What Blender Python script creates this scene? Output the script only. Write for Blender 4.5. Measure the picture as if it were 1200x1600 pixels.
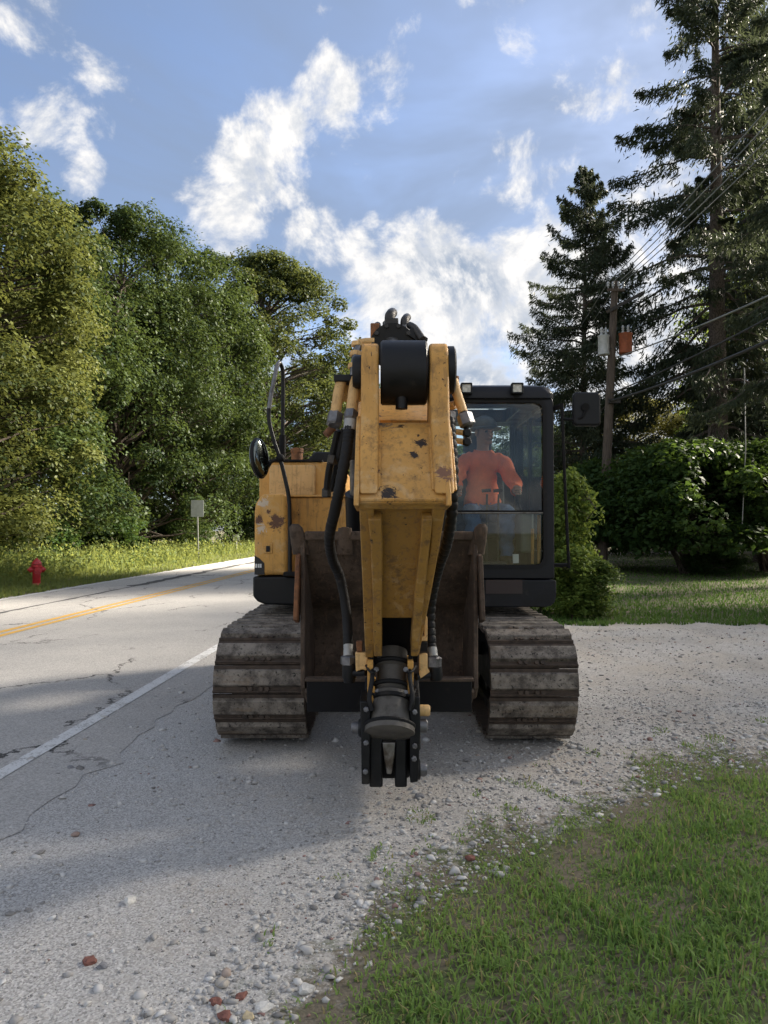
import bpy, bmesh, math
import numpy as np
from mathutils import Vector, Matrix, Quaternion
from math import radians, sin, cos, pi

rng = np.random.default_rng(11)
for o in list(bpy.data.objects):
    bpy.data.objects.remove(o)
scene = bpy.context.scene
COL = scene.collection

# ------------------------------------------------------------------ camera
CAM_H, F_PX, PITCH = 1.49, 1180.0, radians(1.359)
cam_d = bpy.data.cameras.new('camera')
cam_d.sensor_fit = 'HORIZONTAL'
cam_d.sensor_width = 36.0
cam_d.lens = 36.0 * F_PX / 1200.0
cam_d.clip_start = 0.05
cam_d.clip_end = 2000
cam = bpy.data.objects.new('camera', cam_d)
COL.objects.link(cam)
cam.location = (0, 0, CAM_H)
cam.rotation_euler = (pi / 2 + PITCH, 0, 0)
scene.camera = cam
scene.render.resolution_x, scene.render.resolution_y = 768, 1024

def ray(px, py):
    u, v = (px - 600) / F_PX, (800 - py) / F_PX
    return Vector((u, cos(PITCH) - v * sin(PITCH), sin(PITCH) + v * cos(PITCH)))

def P(px, py, Y):
    """point of the place that is Y metres ahead along the sight line of a pixel"""
    d = ray(px, py)
    return Vector((0, 0, CAM_H)) + d * (Y / d.y)

def G(px, py):
    d = ray(px, py)
    return Vector((0, 0, CAM_H)) + d * (-CAM_H / d.z)

# ------------------------------------------------------------------ world, sun
SUN_AZ, SUN_EL = radians(61), radians(30)          # azimuth to the right of straight ahead
sun_dir = Vector((sin(SUN_AZ) * cos(SUN_EL), cos(SUN_AZ) * cos(SUN_EL), sin(SUN_EL)))
SKY_STRENGTH, CLOUD_STRENGTH, SUN_STRENGTH, EXPOSURE = 0.05, 0.215, 4.2, 2.48

world = bpy.data.worlds.new('World')
scene.world = world
world.use_nodes = True
wt = world.node_tree
wt.nodes.clear()
def wn(t, **kw):
    n = wt.nodes.new(t)
    for k, v in kw.items():
        setattr(n, k, v)
    return n
def wl(a, b):
    wt.links.new(a, b)
def wmath(op, a, b=None, clamp=False):
    n = wn('ShaderNodeMath', operation=op)
    n.use_clamp = clamp
    for i, x in enumerate((a, b)):
        if x is None:
            continue
        if isinstance(x, (int, float)):
            n.inputs[i].default_value = x
        else:
            wl(x, n.inputs[i])
    return n.outputs[0]
def wsmooth(x, lo, hi, a=0.0, b=1.0):
    n = wn('ShaderNodeMapRange', interpolation_type='SMOOTHSTEP')
    n.inputs['From Min'].default_value = lo
    n.inputs['From Max'].default_value = hi
    n.inputs['To Min'].default_value = a
    n.inputs['To Max'].default_value = b
    wl(x, n.inputs['Value'])
    return n.outputs[0]
sky = wn('ShaderNodeTexSky', sky_type='NISHITA')
sky.sun_disc = False
sky.sun_elevation = SUN_EL
sky.sun_rotation = SUN_AZ
sky.air_density = 0.72
sky.dust_density = 1.6
sky.ozone_density = 2.0
tc = wn('ShaderNodeTexCoord')
sep = wn('ShaderNodeSeparateXYZ')
wl(tc.outputs['Generated'], sep.inputs[0])
# project on a cloud deck so that clouds shrink towards the horizon
zz = wmath('ADD', wmath('MAXIMUM', sep.outputs['Z'], 0.0), 0.22)
cx = wmath('DIVIDE', sep.outputs['X'], zz)
cy = wmath('DIVIDE', sep.outputs['Y'], zz)
comb = wn('ShaderNodeCombineXYZ')
wl(cx, comb.inputs[0]); wl(cy, comb.inputs[1]); wl(sep.outputs['Z'], comb.inputs[2])
def wnoise(vec, scale, detail, rough=0.55, dist=0.0, off=(0, 0, 0)):
    m = wn('ShaderNodeMapping')
    m.inputs['Location'].default_value = off
    wl(vec, m.inputs['Vector'])
    n = wn('ShaderNodeTexNoise')
    n.inputs['Scale'].default_value = scale
    n.inputs['Detail'].default_value = detail
    n.inputs['Roughness'].default_value = rough
    n.inputs['Distortion'].default_value = dist
    wl(m.outputs[0], n.inputs['Vector'])
    return n.outputs['Fac']
big = wnoise(comb.outputs[0], 0.9, 3, off=(3.1, 1.7, 0))
fine_v = tc.outputs['Generated']
fine = wnoise(fine_v, 9.0, 9, 0.62, 0.25)
fine_s = wnoise(fine_v, 9.0, 9, 0.62, 0.25, off=tuple(-0.018 * c for c in sun_dir))
# cumulus masses: (pixel x, pixel y, angular radius in degrees, weight)
CLOUDS = [(640, 430, 5.0, .42), (570, 410, 3.4, .36), (720, 440, 4.6, .40), (790, 410, 3.2, .34), (690, 530, 9.0, .34),
          (500, 385, 3.0, .32), (350, 320, 3.6, .30), (400, 260, 3.4, .32), (430, 200, 2.6, .28), (440, 270, 2.4, .30),
          (510, 135, 2.4, .28), (90, 195, 2.4, .17), (60, 40, 2.4, .06), (940, 500, 8.5, .42), (1030, 540, 8.0, .42),
          (300, 330, 2.6, .22), (580, 350, 1.0, .30), (740, 190, 6.0, .10), (660, 25, 3.5, .16), (860, 330, 4.0, .16),
          (-500, 480, 9, .28), (-900, 300, 12, .24), (1700, 420, 10, .26), (1500, 250, 9, .2), (130, 270, 1.6, .2)]
blob = None
for px, py, r, w in CLOUDS:
    d = ray(px, py).normalized()
    dp = wn('ShaderNodeVectorMath', operation='DOT_PRODUCT')
    wl(tc.outputs['Generated'], dp.inputs[0])
    dp.inputs[1].default_value = d
    v = wsmooth(dp.outputs['Value'], cos(radians(r * 1.25)), 1.0, 0.0, w)
    blob = v if blob is None else wmath('MAXIMUM', blob, v)
# elsewhere in the sky noise cumulus, its cover raised to add fill light
back = wsmooth(sep.outputs['Y'], 0.62, 0.3, 0.0, 1.0)
gen = wmath('MULTIPLY', wsmooth(big, 0.34, 0.56, 0.0, 0.36), back)
blob = wmath('MAXIMUM', blob, gen)
dens = wmath('ADD', blob, wmath('MULTIPLY', wmath('SUBTRACT', fine, 0.5), 1.6))
dens_s = wmath('ADD', blob, wmath('MULTIPLY', wmath('SUBTRACT', fine_s, 0.5), 1.6))
veil = wsmooth(wnoise(comb.outputs[0], 1.6, 5, 0.6, 0.4, off=(9, 4, 0)), 0.28, 0.66, 0.15, 0.75)
cover = wmath('MULTIPLY', wsmooth(dens, 0.10, 0.38), 0.94)
lit = wsmooth(wmath('SUBTRACT', dens, dens_s), -0.16, 0.16)
thick = wsmooth(dens, 0.2, 0.55)
ccol = wn('ShaderNodeMix', data_type='RGBA')
wl(wmath('MULTIPLY', wmath('SUBTRACT', 1.0, lit), wmath('ADD', wmath('MULTIPLY', thick, 0.6), 0.4)), ccol.inputs['Factor'])
ccol.inputs['A'].default_value = (0.94, 0.91, 0.87, 1)
ccol.inputs['B'].default_value = (0.31, 0.38, 0.49, 1)
bg1 = wn('ShaderNodeBackground'); wl(sky.outputs[0], bg1.inputs['Color']); bg1.inputs['Strength'].default_value = SKY_STRENGTH
bg2 = wn('ShaderNodeBackground'); wl(ccol.outputs['Result'], bg2.inputs['Color']); bg2.inputs['Strength'].default_value = CLOUD_STRENGTH
mixw = wn('ShaderNodeMixShader')
bg3 = wn('ShaderNodeBackground'); bg3.inputs['Color'].default_value = (.56, .70, .95, 1); bg3.inputs['Strength'].default_value = 0.092
mixv = wn('ShaderNodeMixShader')
wl(veil, mixv.inputs[0]); wl(bg1.outputs[0], mixv.inputs[1]); wl(bg3.outputs[0], mixv.inputs[2])
wl(cover, mixw.inputs[0]); wl(mixv.outputs[0], mixw.inputs[1]); wl(bg2.outputs[0], mixw.inputs[2])
wout = wn('ShaderNodeOutputWorld'); wl(mixw.outputs[0], wout.inputs['Surface'])

sun_d = bpy.data.lights.new('sun', 'SUN')
sun_d.energy = SUN_STRENGTH
sun_d.angle = radians(9.0)
sun_d.color = (1.0, 0.90, 0.76)
sun = bpy.data.objects.new('sun', sun_d)
COL.objects.link(sun)
sun.location = (20, 12, 25)
sun.rotation_euler = (-sun_dir).to_track_quat('-Z', 'Y').to_euler()

vs = scene.view_settings
vs.view_transform = 'Standard'
vs.look = 'None'
vs.gamma = 1.0
vs.use_curve_mapping = False
vs.exposure = EXPOSURE
scene.cycles.transparent_max_bounces = 16

# ------------------------------------------------------------------ materials
MATS = {}
class NT:
    """small helper round a node tree"""
    def __init__(self, name):
        self.m = bpy.data.materials.new(name)
        self.m.use_nodes = True
        self.t = self.m.node_tree
        self.t.nodes.clear()
        self.out = self.n('ShaderNodeOutputMaterial')
        self.geo = self.n('ShaderNodeNewGeometry')
        MATS[name] = self.m
    def n(self, t, **kw):
        x = self.t.nodes.new(t)
        for k, v in kw.items():
            setattr(x, k, v)
        return x
    def l(self, a, b):
        self.t.links.new(a, b)
    def set(self, sock, v):
        if hasattr(v, 'is_output'):
            self.l(v, sock)
        elif isinstance(v, (tuple, list)):
            sock.default_value = tuple(v) + ((1,) if len(v) == 3 and sock.type == 'RGBA' else ())
        else:
            sock.default_value = v
    def noise(self, scale, detail=4, rough=.6, vec=None, dist=0.0, stretch=None, out='Fac'):
        v = vec or self.geo.outputs['Position']
        if stretch:
            mp = self.n('ShaderNodeMapping'); mp.inputs['Scale'].default_value = stretch
            self.l(v, mp.inputs['Vector']); v = mp.outputs[0]
        x = self.n('ShaderNodeTexNoise')
        x.inputs['Scale'].default_value = scale; x.inputs['Detail'].default_value = detail
        x.inputs['Roughness'].default_value = rough; x.inputs['Distortion'].default_value = dist
        self.l(v, x.inputs['Vector'])
        return x.outputs[out]
    def vor(self, scale, feature='F1', vec=None, out='Distance'):
        x = self.n('ShaderNodeTexVoronoi', feature=feature)
        x.inputs['Scale'].default_value = scale
        self.l(vec or self.geo.outputs['Position'], x.inputs['Vector'])
        return x.outputs[out]
    def step(self, x, lo, hi, a=0.0, b=1.0):
        n = self.n('ShaderNodeMapRange', interpolation_type='SMOOTHSTEP')
        n.inputs['From Min'].default_value = lo; n.inputs['From Max'].default_value = hi
        n.inputs['To Min'].default_value = a; n.inputs['To Max'].default_value = b
        self.set(n.inputs['Value'], x)
        return n.outputs[0]
    def mix(self, f, a, b, mode='MIX'):
        n = self.n('ShaderNodeMix', data_type='RGBA', blend_type=mode)
        self.set(n.inputs['Factor'], f); self.set(n.inputs['A'], a); self.set(n.inputs['B'], b)
        return n.outputs['Result']
    def math(self, op, a, b=0.0, clamp=False):
        n = self.n('ShaderNodeMath', operation=op); n.use_clamp = clamp
        self.set(n.inputs[0], a); self.set(n.inputs[1], b)
        return n.outputs[0]
    def bump(self, h, strength=.3, dist=.01):
        n = self.n('ShaderNodeBump')
        n.inputs['Strength'].default_value = strength; n.inputs['Distance'].default_value = dist
        self.l(h, n.inputs['Height'])
        return n.outputs[0]
    def pbsdf(self, col, rough=.6, metal=0.0, normal=None, spec=.5):
        b = self.n('ShaderNodeBsdfPrincipled')
        self.set(b.inputs['Base Color'], col); self.set(b.inputs['Roughness'], rough); self.set(b.inputs['Metallic'], metal)
        b.inputs['Specular IOR Level'].default_value = spec
        if normal is not None:
            self.l(normal, b.inputs['Normal'])
        self.l(b.outputs[0], self.out.inputs['Surface'])
        return b

def simple(name, col, rough=.6, metal=0.0, var=.18, scale=14, dirt=None, dirt_lo=.52, bump=.15, spec=.5, dscale=5):
    t = NT(name)
    n = t.noise(scale, 5)
    c = t.mix(t.step(n, .3, .7), tuple(x * (1 - var) for x in col), tuple(min(1, x * (1 + var)) for x in col))
    r = t.step(n, .2, .8, max(.02, rough - .1), min(1, rough + .12))
    if dirt:
        d = t.math('MULTIPLY', t.step(t.noise(dscale, 8, .68), dirt_lo, dirt_lo + .16), .85)
        c = t.mix(d, c, dirt)
    nb = t.bump(t.noise(scale * 6, 4), bump, .004) if bump else None
    t.pbsdf(c, r, metal, nb, spec)
    return t.m

# machine paint: faded yellow with grime, chips that show rusty primer and vertical runs
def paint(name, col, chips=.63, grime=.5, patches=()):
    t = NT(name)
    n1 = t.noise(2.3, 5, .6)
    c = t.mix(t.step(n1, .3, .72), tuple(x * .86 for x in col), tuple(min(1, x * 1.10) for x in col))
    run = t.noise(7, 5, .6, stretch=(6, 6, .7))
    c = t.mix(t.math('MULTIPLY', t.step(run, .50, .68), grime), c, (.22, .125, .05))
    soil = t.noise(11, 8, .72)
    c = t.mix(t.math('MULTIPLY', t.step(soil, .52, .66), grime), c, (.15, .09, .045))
    pale = t.noise(5, 6, .7, dist=.5)
    c = t.mix(t.math('MULTIPLY', t.step(pale, .54, .66), .35), c, (.62, .45, .25))
    ch = t.noise(26, 6, .72, dist=.6)
    chm = t.step(ch, chips, chips + .03)
    big_ = t.math('MULTIPLY', t.step(t.noise(9, 8, .74, dist=.9), chips - .005, chips + .02), t.step(t.noise(2.1, 2), .45, .6))
    fine_ = t.noise(70, 5, .75)
    chm = t.math('MAXIMUM', chm, big_)
    chm = t.math('MAXIMUM', chm, t.math('MULTIPLY', t.step(fine_, .63, .67), t.step(soil, .48, .58)))
    for (ctr, rad, pc) in patches:
        dv = t.n('ShaderNodeVectorMath', operation='DISTANCE'); t.l(t.geo.outputs['Position'], dv.inputs[0]); dv.inputs[1].default_value = ctr
        m = t.math('ADD', t.math('DIVIDE', dv.outputs['Value'], rad * .72), t.math('MULTIPLY', t.math('SUBTRACT', t.noise(17, 8, .8, dist=1.2), .5), 6.0))
        c = t.mix(t.step(m, 1.0, .8), c, pc)
    c = t.mix(chm, c, (.038, .024, .017))
    r = t.step(soil, .3, .7, .42, .66)
    nb = t.bump(t.math('SUBTRACT', t.noise(60, 3), t.math('MULTIPLY', chm, .8)), .16, .003)
    t.pbsdf(c, r, 0, nb, .35)
    return t.m
DARKP, RUSTP, PALEP = (.03, .022, .018), (.13, .062, .035), (.62, .52, .40)
YEL_H = paint('yellow_stick', (.57, .305, .08), .635, .5, [(tuple(P(658, 690, 3.53)), .035, DARKP), (tuple(P(648, 712, 3.48)), .028, DARKP), (tuple(P(608, 772, 3.34)), .055, DARKP),
    (tuple(P(626, 662, 3.62)), .030, DARKP), (tuple(P(585, 740, 3.40)), .03, RUSTP), (tuple(P(600, 655, 3.62)), .07, (.16, .12, .09)), (tuple(P(694, 740, 3.36)), .05, (.20, .10, .06))])
YEL_D = paint('yellow_cabinet', (.64, .345, .085), .64, .35, [(tuple(P(432, 815, 6.05)), .085, RUSTP), (tuple(P(403, 812, 6.05)), .05, RUSTP), (tuple(P(408, 826, 6.05)), .05, PALEP), (tuple(P(412, 786, 6.05)), .06, PALEP), (tuple(P(420, 800, 6.05)), .03, RUSTP)])
YEL = paint('yellow_paint', (.57, .305, .075))
YEL_SHADE = paint('yellow_shade_grime', (.35, .19, .042), .635, .8)  # darker yellow holds the underside shade of the lower stick, plus extra grime
YEL_C = paint('yellow_panel', (.64, .35, .095), .65, .35)
YEL_T = paint('yellow_tube', (.68, .43, .18), .65, .35)

BLK = simple('black_paint', (.007, .0075, .009), .45, 0, .3, 9, (.03, .026, .022), .58, .1, .3)
BLK_M = simple('matte_black', (.008, .008, .009), .7, 0, .3, 12, (.04, .033, .026), .57, .2, .25)
CABM = simple('cab_frame_paint', (.009, .0095, .013), .40, 0, .25, 8, (.034, .03, .03), .58, .08, .3)
RUB = simple('hose_rubber', (.009, .009, .010), .62, 0, .3, 20, (.05, .04, .03), .58, .25, .3)
STEEL = simple('worn_steel', (.22, .21, .20), .42, .85, .3, 16, (.07, .05, .035), .5, .2)
NUT = simple('zinc_fitting', (.17, .17, .18), .45, .7, .3, 22, (.03, .025, .02), .5, .2)
TUBEM = simple('dusty_tube', (.10, .092, .082), .6, .2, .3, 10, (.03, .026, .022), .5, .3)
DKST = simple('dark_steel', (.05, .047, .045), .5, .6, .35, 14, (.10, .075, .05), .54, .25)
ORANGE_T = simple('rust_orange_can', (.30, .085, .035), .7, 0, .25, 8, (.16, .06, .03), .55)
GREYCAN = simple('grey_can', (.45, .47, .48), .5, .2, .12, 8)
RUSTPIPE = simple('rusted_pipe', (.20, .085, .035), .8, 0, .4, 24, (.06, .03, .02), .5, .4)
LENS = simple('lamp_lens', (.62, .60, .52), .25, 0, .25, 40, (.2, .16, .1), .58)
SEATM = simple('seat_cloth', (.03, .032, .035), .85, 0, .2, 30)
CONS = simple('console_plastic', (.11, .13, .11), .6, 0, .12, 12, (.05, .045, .035), .55)
REDACTION = simple('redaction_brown', (.042, .027, .025), .6, 0, .08, 8)
WHITE = simple('white_paint', (.72, .72, .70), .5, 0, .08, 10, (.4, .36, .3), .6)
RED = simple('hydrant_red', (.42, .022, .028), .42, 0, .2, 12, (.16, .05, .04), .6)
REDBASE = simple('hydrant_faded_red', (.45, .12, .08), .7, 0, .2, 12)
ALU = simple('sign_aluminium', (.42, .44, .44), .5, .3, .1, 6)
GALV = simple('galvanised_post', (.34, .34, .33), .55, .4, .15, 14)
SHIRT = simple('orange_cloth', (.88, .17, .06), .9, 0, .12, 9, bump=.4)
DENIM = simple('denim', (.055, .10, .20), .9, 0, .35, 10, bump=.4)
SKIN = simple('skin', (.42, .22, .15), .55, 0, .08, 20, bump=.1)
HATM = simple('hard_hat_dark', (.035, .037, .035), .45, 0, .15, 8)
BOOT = simple('boot_leather', (.06, .04, .025), .7, 0, .2, 16)
DECAL = simple('black_decal', (.01, .01, .01), .5, 0, .1, 10)

# bucket: rust and dried soil
t = NT('bucket_rust')
n1 = t.noise(5, 8, .7); n2 = t.noise(26, 6, .7)
c = t.mix(t.step(n1, .35, .65), (.060, .044, .033), (.125, .090, .066))
c = t.mix(t.step(n2, .5, .68), c, (.055, .038, .028))
c = t.mix(t.math('MULTIPLY', t.step(t.noise(9, 5, .6, stretch=(5, 5, .8)), .54, .72), .6), c, (.20, .128, .082))
t.pbsdf(c, .82, .1, t.bump(n2, .5, .01), .3)
BUCKET = t.m
# track shoes: grey worn steel with soil packed in the low places
t = NT('track_steel')
n1 = t.noise(9, 8, .72); n2 = t.noise(45, 5, .65)
c = t.mix(t.step(n1, .36, .64), (.085, .072, .060), (.29, .255, .215))
c = t.mix(t.step(n2, .56, .66), c, (.025, .022, .02))
c = t.mix(t.math('MULTIPLY', t.step(t.noise(5, 6, .7, stretch=(.5, 1, 3)), .55, .7), .7), c, (.24, .18, .125))
t.pbsdf(c, .7, .25, t.bump(t.math('ADD', n1, n2), .45, .012), .4)
SHOEM = t.m

SHOED = simple('track_packed_soil', (.075, .055, .042), .85, .1, .35, 18, (.02, .017, .015), .54, .5)
# glass: clear pane, its mirror part following the Fresnel law
t = NT('cab_glass')
tr = t.n('ShaderNodeBsdfTransparent'); tr.inputs[0].default_value = (.94, .985, .98, 1)
gl = t.n('ShaderNodeBsdfGlossy'); gl.inputs['Roughness'].default_value = .015
fr = t.n('ShaderNodeFresnel'); fr.inputs['IOR'].default_value = 1.45
df = t.n('ShaderNodeBsdfDiffuse'); df.inputs[0].default_value = (.45, .42, .38, 1)
mx = t.n('ShaderNodeMixShader'); t.l(fr.outputs[0], mx.inputs[0]); t.l(tr.outputs[0], mx.inputs[1]); t.l(gl.outputs[0], mx.inputs[2])
mx2 = t.n('ShaderNodeMixShader'); t.l(t.step(t.noise(6, 7, .7), .45, .8, .0, .03), mx2.inputs[0])
t.l(mx.outputs[0], mx2.inputs[1]); t.l(df.outputs[0], mx2.inputs[2])
t.l(mx2.outputs[0], t.out.inputs['Surface'])
GLASS = t.m
MIRROR = simple('mirror_face', (.16, .18, .17), .05, 1, .02, 3, bump=0)

# leaves: diffuse + translucent, tint attribute differs from clump to clump
def leafmat(name, dark, light, trans=.4, tcol=None, rough=.55, dead=None):
    t = NT(name)
    a = t.n('ShaderNodeAttribute', attribute_name='tint')
    c = t.mix(a.outputs['Fac'], dark, light)
    if dead:
        c = t.mix(t.step(a.outputs['Fac'], .93, .96), c, dead)
    d = t.n('ShaderNodeBsdfPrincipled'); t.l(c, d.inputs['Base Color'])
    d.inputs['Roughness'].default_value = rough; d.inputs['Specular IOR Level'].default_value = .10
    tr = t.n('ShaderNodeBsdfTranslucent')
    t.l(t.mix(.65, c, tcol or (.22, .26, .03), 'MIX'), tr.inputs[0])
    mx = t.n('ShaderNodeMixShader'); mx.inputs[0].default_value = trans
    t.l(d.outputs[0], mx.inputs[1]); t.l(tr.outputs[0], mx.inputs[2]); t.l(mx.outputs[0], t.out.inputs['Surface'])
    return t.m
LEAF_A = leafmat('leaf_maple', (.010, .026, .009), (.058, .088, .025), .24, (.12, .16, .035))
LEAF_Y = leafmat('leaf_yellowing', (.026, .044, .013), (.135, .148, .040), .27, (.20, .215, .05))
LEAF_O = leafmat('leaf_oak', (.018, .036, .012), (.070, .094, .027), .28, (.19, .21, .05))
LEAF_D = leafmat('leaf_shrub_dark', (.022, .050, .016), (.060, .105, .030), .30, (.14, .22, .03))
LEAF_L = leafmat('leaf_shrub_light', (.085, .140, .030), (.180, .250, .060), .45, (.28, .34, .06))
LEAF_A2 = leafmat('leaf_shrub_mid', (.05, .09, .022), (.12, .17, .045), .4, (.2, .27, .05))
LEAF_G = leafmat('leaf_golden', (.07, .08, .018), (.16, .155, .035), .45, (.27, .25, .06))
NEEDLE = leafmat('spruce_needles', (.026, .040, .026), (.072, .088, .050), .26, (.11, .13, .06))
GRASS = leafmat('grass_blade', (.105, .205, .055), (.28, .385, .115), .42, (.28, .42, .09), .5, (.36, .28, .15))
LAWN = leafmat('lawn_blade', (.050, .105, .026), (.110, .185, .042), .32, (.16, .27, .05))
WEED = leafmat('verge_weeds', (.080, .130, .036), (.19, .225, .075), .40, (.34, .36, .08))
t = NT('bark')
n1 = t.noise(9, 7, .7, stretch=(4, 4, .7))
t.pbsdf(t.mix(t.step(n1, .35, .68), (.035, .028, .022), (.13, .105, .085)), .9, 0, t.bump(n1, .8, .03), .2)
BARK = t.m
t = NT('spruce_bark')
n1 = t.noise(12, 7, .72, stretch=(2, 2, 1.1))
t.pbsdf(t.mix(t.step(n1, .36, .66), (.05, .042, .038), (.19, .155, .135)), .92, 0, t.bump(n1, .8, .03), .2)
SBARK = t.m
t = NT('pole_wood')
n1 = t.noise(10, 6, .7, stretch=(5, 5, .25))
t.pbsdf(t.mix(t.step(n1, .35, .68), (.065, .052, .044), (.15, .122, .10)), .9, 0, t.bump(n1, .5, .01), .2)
POLE = t.m
WIREM = simple('wire_sheath', (.03, .03, .032), .5, .2, .1, 5, bump=0)
WIREB = simple('bare_wire', (.38, .38, .37), .4, .7, .1, 5, bump=0)

# ------------------------------------------------------------------ mesh building
class MB:
    def __init__(self):
        self.v, self.f = [], []
    def add(self, vs_, fs):
        o = len(self.v)
        self.v += [tuple(x) for x in vs_]
        self.f += [tuple(i + o for i in f) for f in fs]
        return self
    def box(self, c, s, rot=None):
        hx, hy, hz = s[0] / 2, s[1] / 2, s[2] / 2
        pts = [Vector((x, y, z)) for x in (-hx, hx) for y in (-hy, hy) for z in (-hz, hz)]
        if rot is not None:
            pts = [rot @ p for p in pts]
        c = Vector(c)
        return self.add([p + c for p in pts], [(0, 1, 3, 2), (4, 6, 7, 5), (0, 4, 5, 1), (2, 3, 7, 6), (0, 2, 6, 4), (1, 5, 7, 3)])
    def bb(self, x0, x1, y0, y1, z0, z1):
        return self.box(((x0 + x1) / 2, (y0 + y1) / 2, (z0 + z1) / 2), (abs(x1 - x0), abs(y1 - y0), abs(z1 - z0)))
    def loft(self, loops, close=False, caps=True):
        n = len(loops[0]); vs_ = [p for l in loops for p in l]; fs = []
        m = len(loops)
        for i in range(m - 1 + (1 if close else 0)):
            a, b = i * n, ((i + 1) % m) * n
            for j in range(n):
                k = (j + 1) % n
                fs.append((a + j, a + k, b + k, b + j))
        if caps and not close:
            fs.append(tuple(range(n - 1, -1, -1)))
            fs.append(tuple((m - 1) * n + j for j in range(n)))
        return self.add(vs_, fs)
    def prism_x(self, prof, x0, x1):
        """profile of (y, z) points, extruded from x0 to x1"""
        return self.loft([[(x0, y, z) for y, z in prof], [(x1, y, z) for y, z in prof]])
    def prism_y(self, prof, y0, y1):
        return self.loft([[(x, y0, z) for x, z in prof], [(x, y1, z) for x, z in prof]])
    def prism_z(self, prof, z0, z1):
        return self.loft([[(x, y, z0) for x, y in prof], [(x, y, z1) for x, y in prof]])
    def ring_y(self, outer, inner, y0, y1):
        """plate in the x-z plane with an opening"""
        return self.loft([[(x, y0, z) for x, z in outer], [(x, y1, z) for x, z in outer],
                          [(x, y1, z) for x, z in inner], [(x, y0, z) for x, z in inner]], close=True)
    def ring_x(self, outer, inner, x0, x1):
        return self.loft([[(x0, y, z) for y, z in outer], [(x1, y, z) for y, z in outer],
                          [(x1, y, z) for y, z in inner], [(x0, y, z) for y, z in inner]], close=True)
    def tube(self, pts, r, n=10, caps=True):
        pts = [Vector(p) for p in pts]
        if isinstance(r, (int, float)):
            r = [r] * len(pts)
        tang = []
        for i in range(len(pts)):
            a, b = pts[max(0, i - 1)], pts[min(len(pts) - 1, i + 1)]
            tang.append((b - a).normalized() if (b - a).length > 1e-9 else Vector((0, 0, 1)))
        u = tang[0].orthogonal().normalized()
        loops = []
        for i, p in enumerate(pts):
            if i:
                u = (tang[i - 1].rotation_difference(tang[i])) @ u
            w = tang[i].cross(u)
            loops.append([p + (u * cos(2 * pi * k / n) + w * sin(2 * pi * k / n)) * r[i] for k in range(n)])
        return self.loft(loops, caps=caps)
    def cyl(self, p0, p1, r0, r1=None, n=20):
        return self.tube([p0, p1], [r0, r0 if r1 is None else r1], n)
    def lathe(self, p0, p1, prof, n=24):
        p0, p1 = Vector(p0), Vector(p1)
        ax = (p1 - p0)
        u = ax.normalized().orthogonal().normalized(); w = ax.normalized().cross(u)
        loops = [[p0 + ax * t_ + (u * cos(2 * pi * k / n) + w * sin(2 * pi * k / n)) * r for k in range(n)] for t_, r in prof]
        return self.loft(loops)
    def torus(self, c, ax, R, r, n=24, m=8):
        c = Vector(c); ax = Vector(ax).normalized()
        u = ax.orthogonal().normalized(); w = ax.cross(u)
        loops = []
        for i in range(n):
            a = 2 * pi * i / n
            d = u * cos(a) + w * sin(a)
            loops.append([c + d * (R + r * cos(2 * pi * k / m)) + ax * r * sin(2 * pi * k / m) for k in range(m)])
        return self.loft(loops, close=True)
    def ball(self, c, r, sc=(1, 1, 1), n=14, m=9, rot=None):
        c = Vector(c); loops = []
        for i in range(m + 1):
            a = pi * i / m
            rr, z = max(sin(a), 1e-3), cos(a)
            lp = []
            for k in range(n):
                p = Vector((rr * cos(2 * pi * k / n) * sc[0], rr * sin(2 * pi * k / n) * sc[1], z * sc[2])) * r
                lp.append(c + (rot @ p if rot is not None else p))
            loops.append(lp)
        return self.loft(loops)
    def build(self, name, m, parent=None, org=None, bevel=0, smooth=True, angle=40, seg=2):
        me = bpy.data.meshes.new(name)
        org = Vector(org) if org is not None else (Vector(parent['org']) if parent is not None and 'org' in parent else Vector((0, 0, 0)))
        me.from_pydata([tuple(Vector(p) - org) for p in self.v], [], self.f)
        bm = bmesh.new(); bm.from_mesh(me)
        bmesh.ops.recalc_face_normals(bm, faces=bm.faces)
        bm.to_mesh(me); bm.free()
        if smooth:
            me.polygons.foreach_set('use_smooth', [True] * len(me.polygons))
            me.set_sharp_from_angle(angle=radians(angle))
        me.materials.append(m)
        o = bpy.data.objects.new(name, me)
        COL.objects.link(o)
        if parent is not None:
            o.parent = parent
            if 'org' in parent:
                ORG[o.name] = org
        else:
            o.location = org
        if bevel:
            b = o.modifiers.new('bevel', 'BEVEL'); b.width = bevel; b.segments = seg; b.limit_method = 'ANGLE'; b.angle_limit = radians(35)
        return o
ORG = {}

def tag(o, label=None, cat=None, group=None, kind=None):
    if label: o['label'] = label
    if cat: o['category'] = cat
    if group: o['group'] = group
    if kind: o['kind'] = kind
    return o
def thing(name, label, cat, loc, group=None):
    o = bpy.data.objects.new(name, None)
    o.empty_display_size = .2
    COL.objects.link(o)
    o.location = loc
    return tag(o, label, cat, group)

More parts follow.
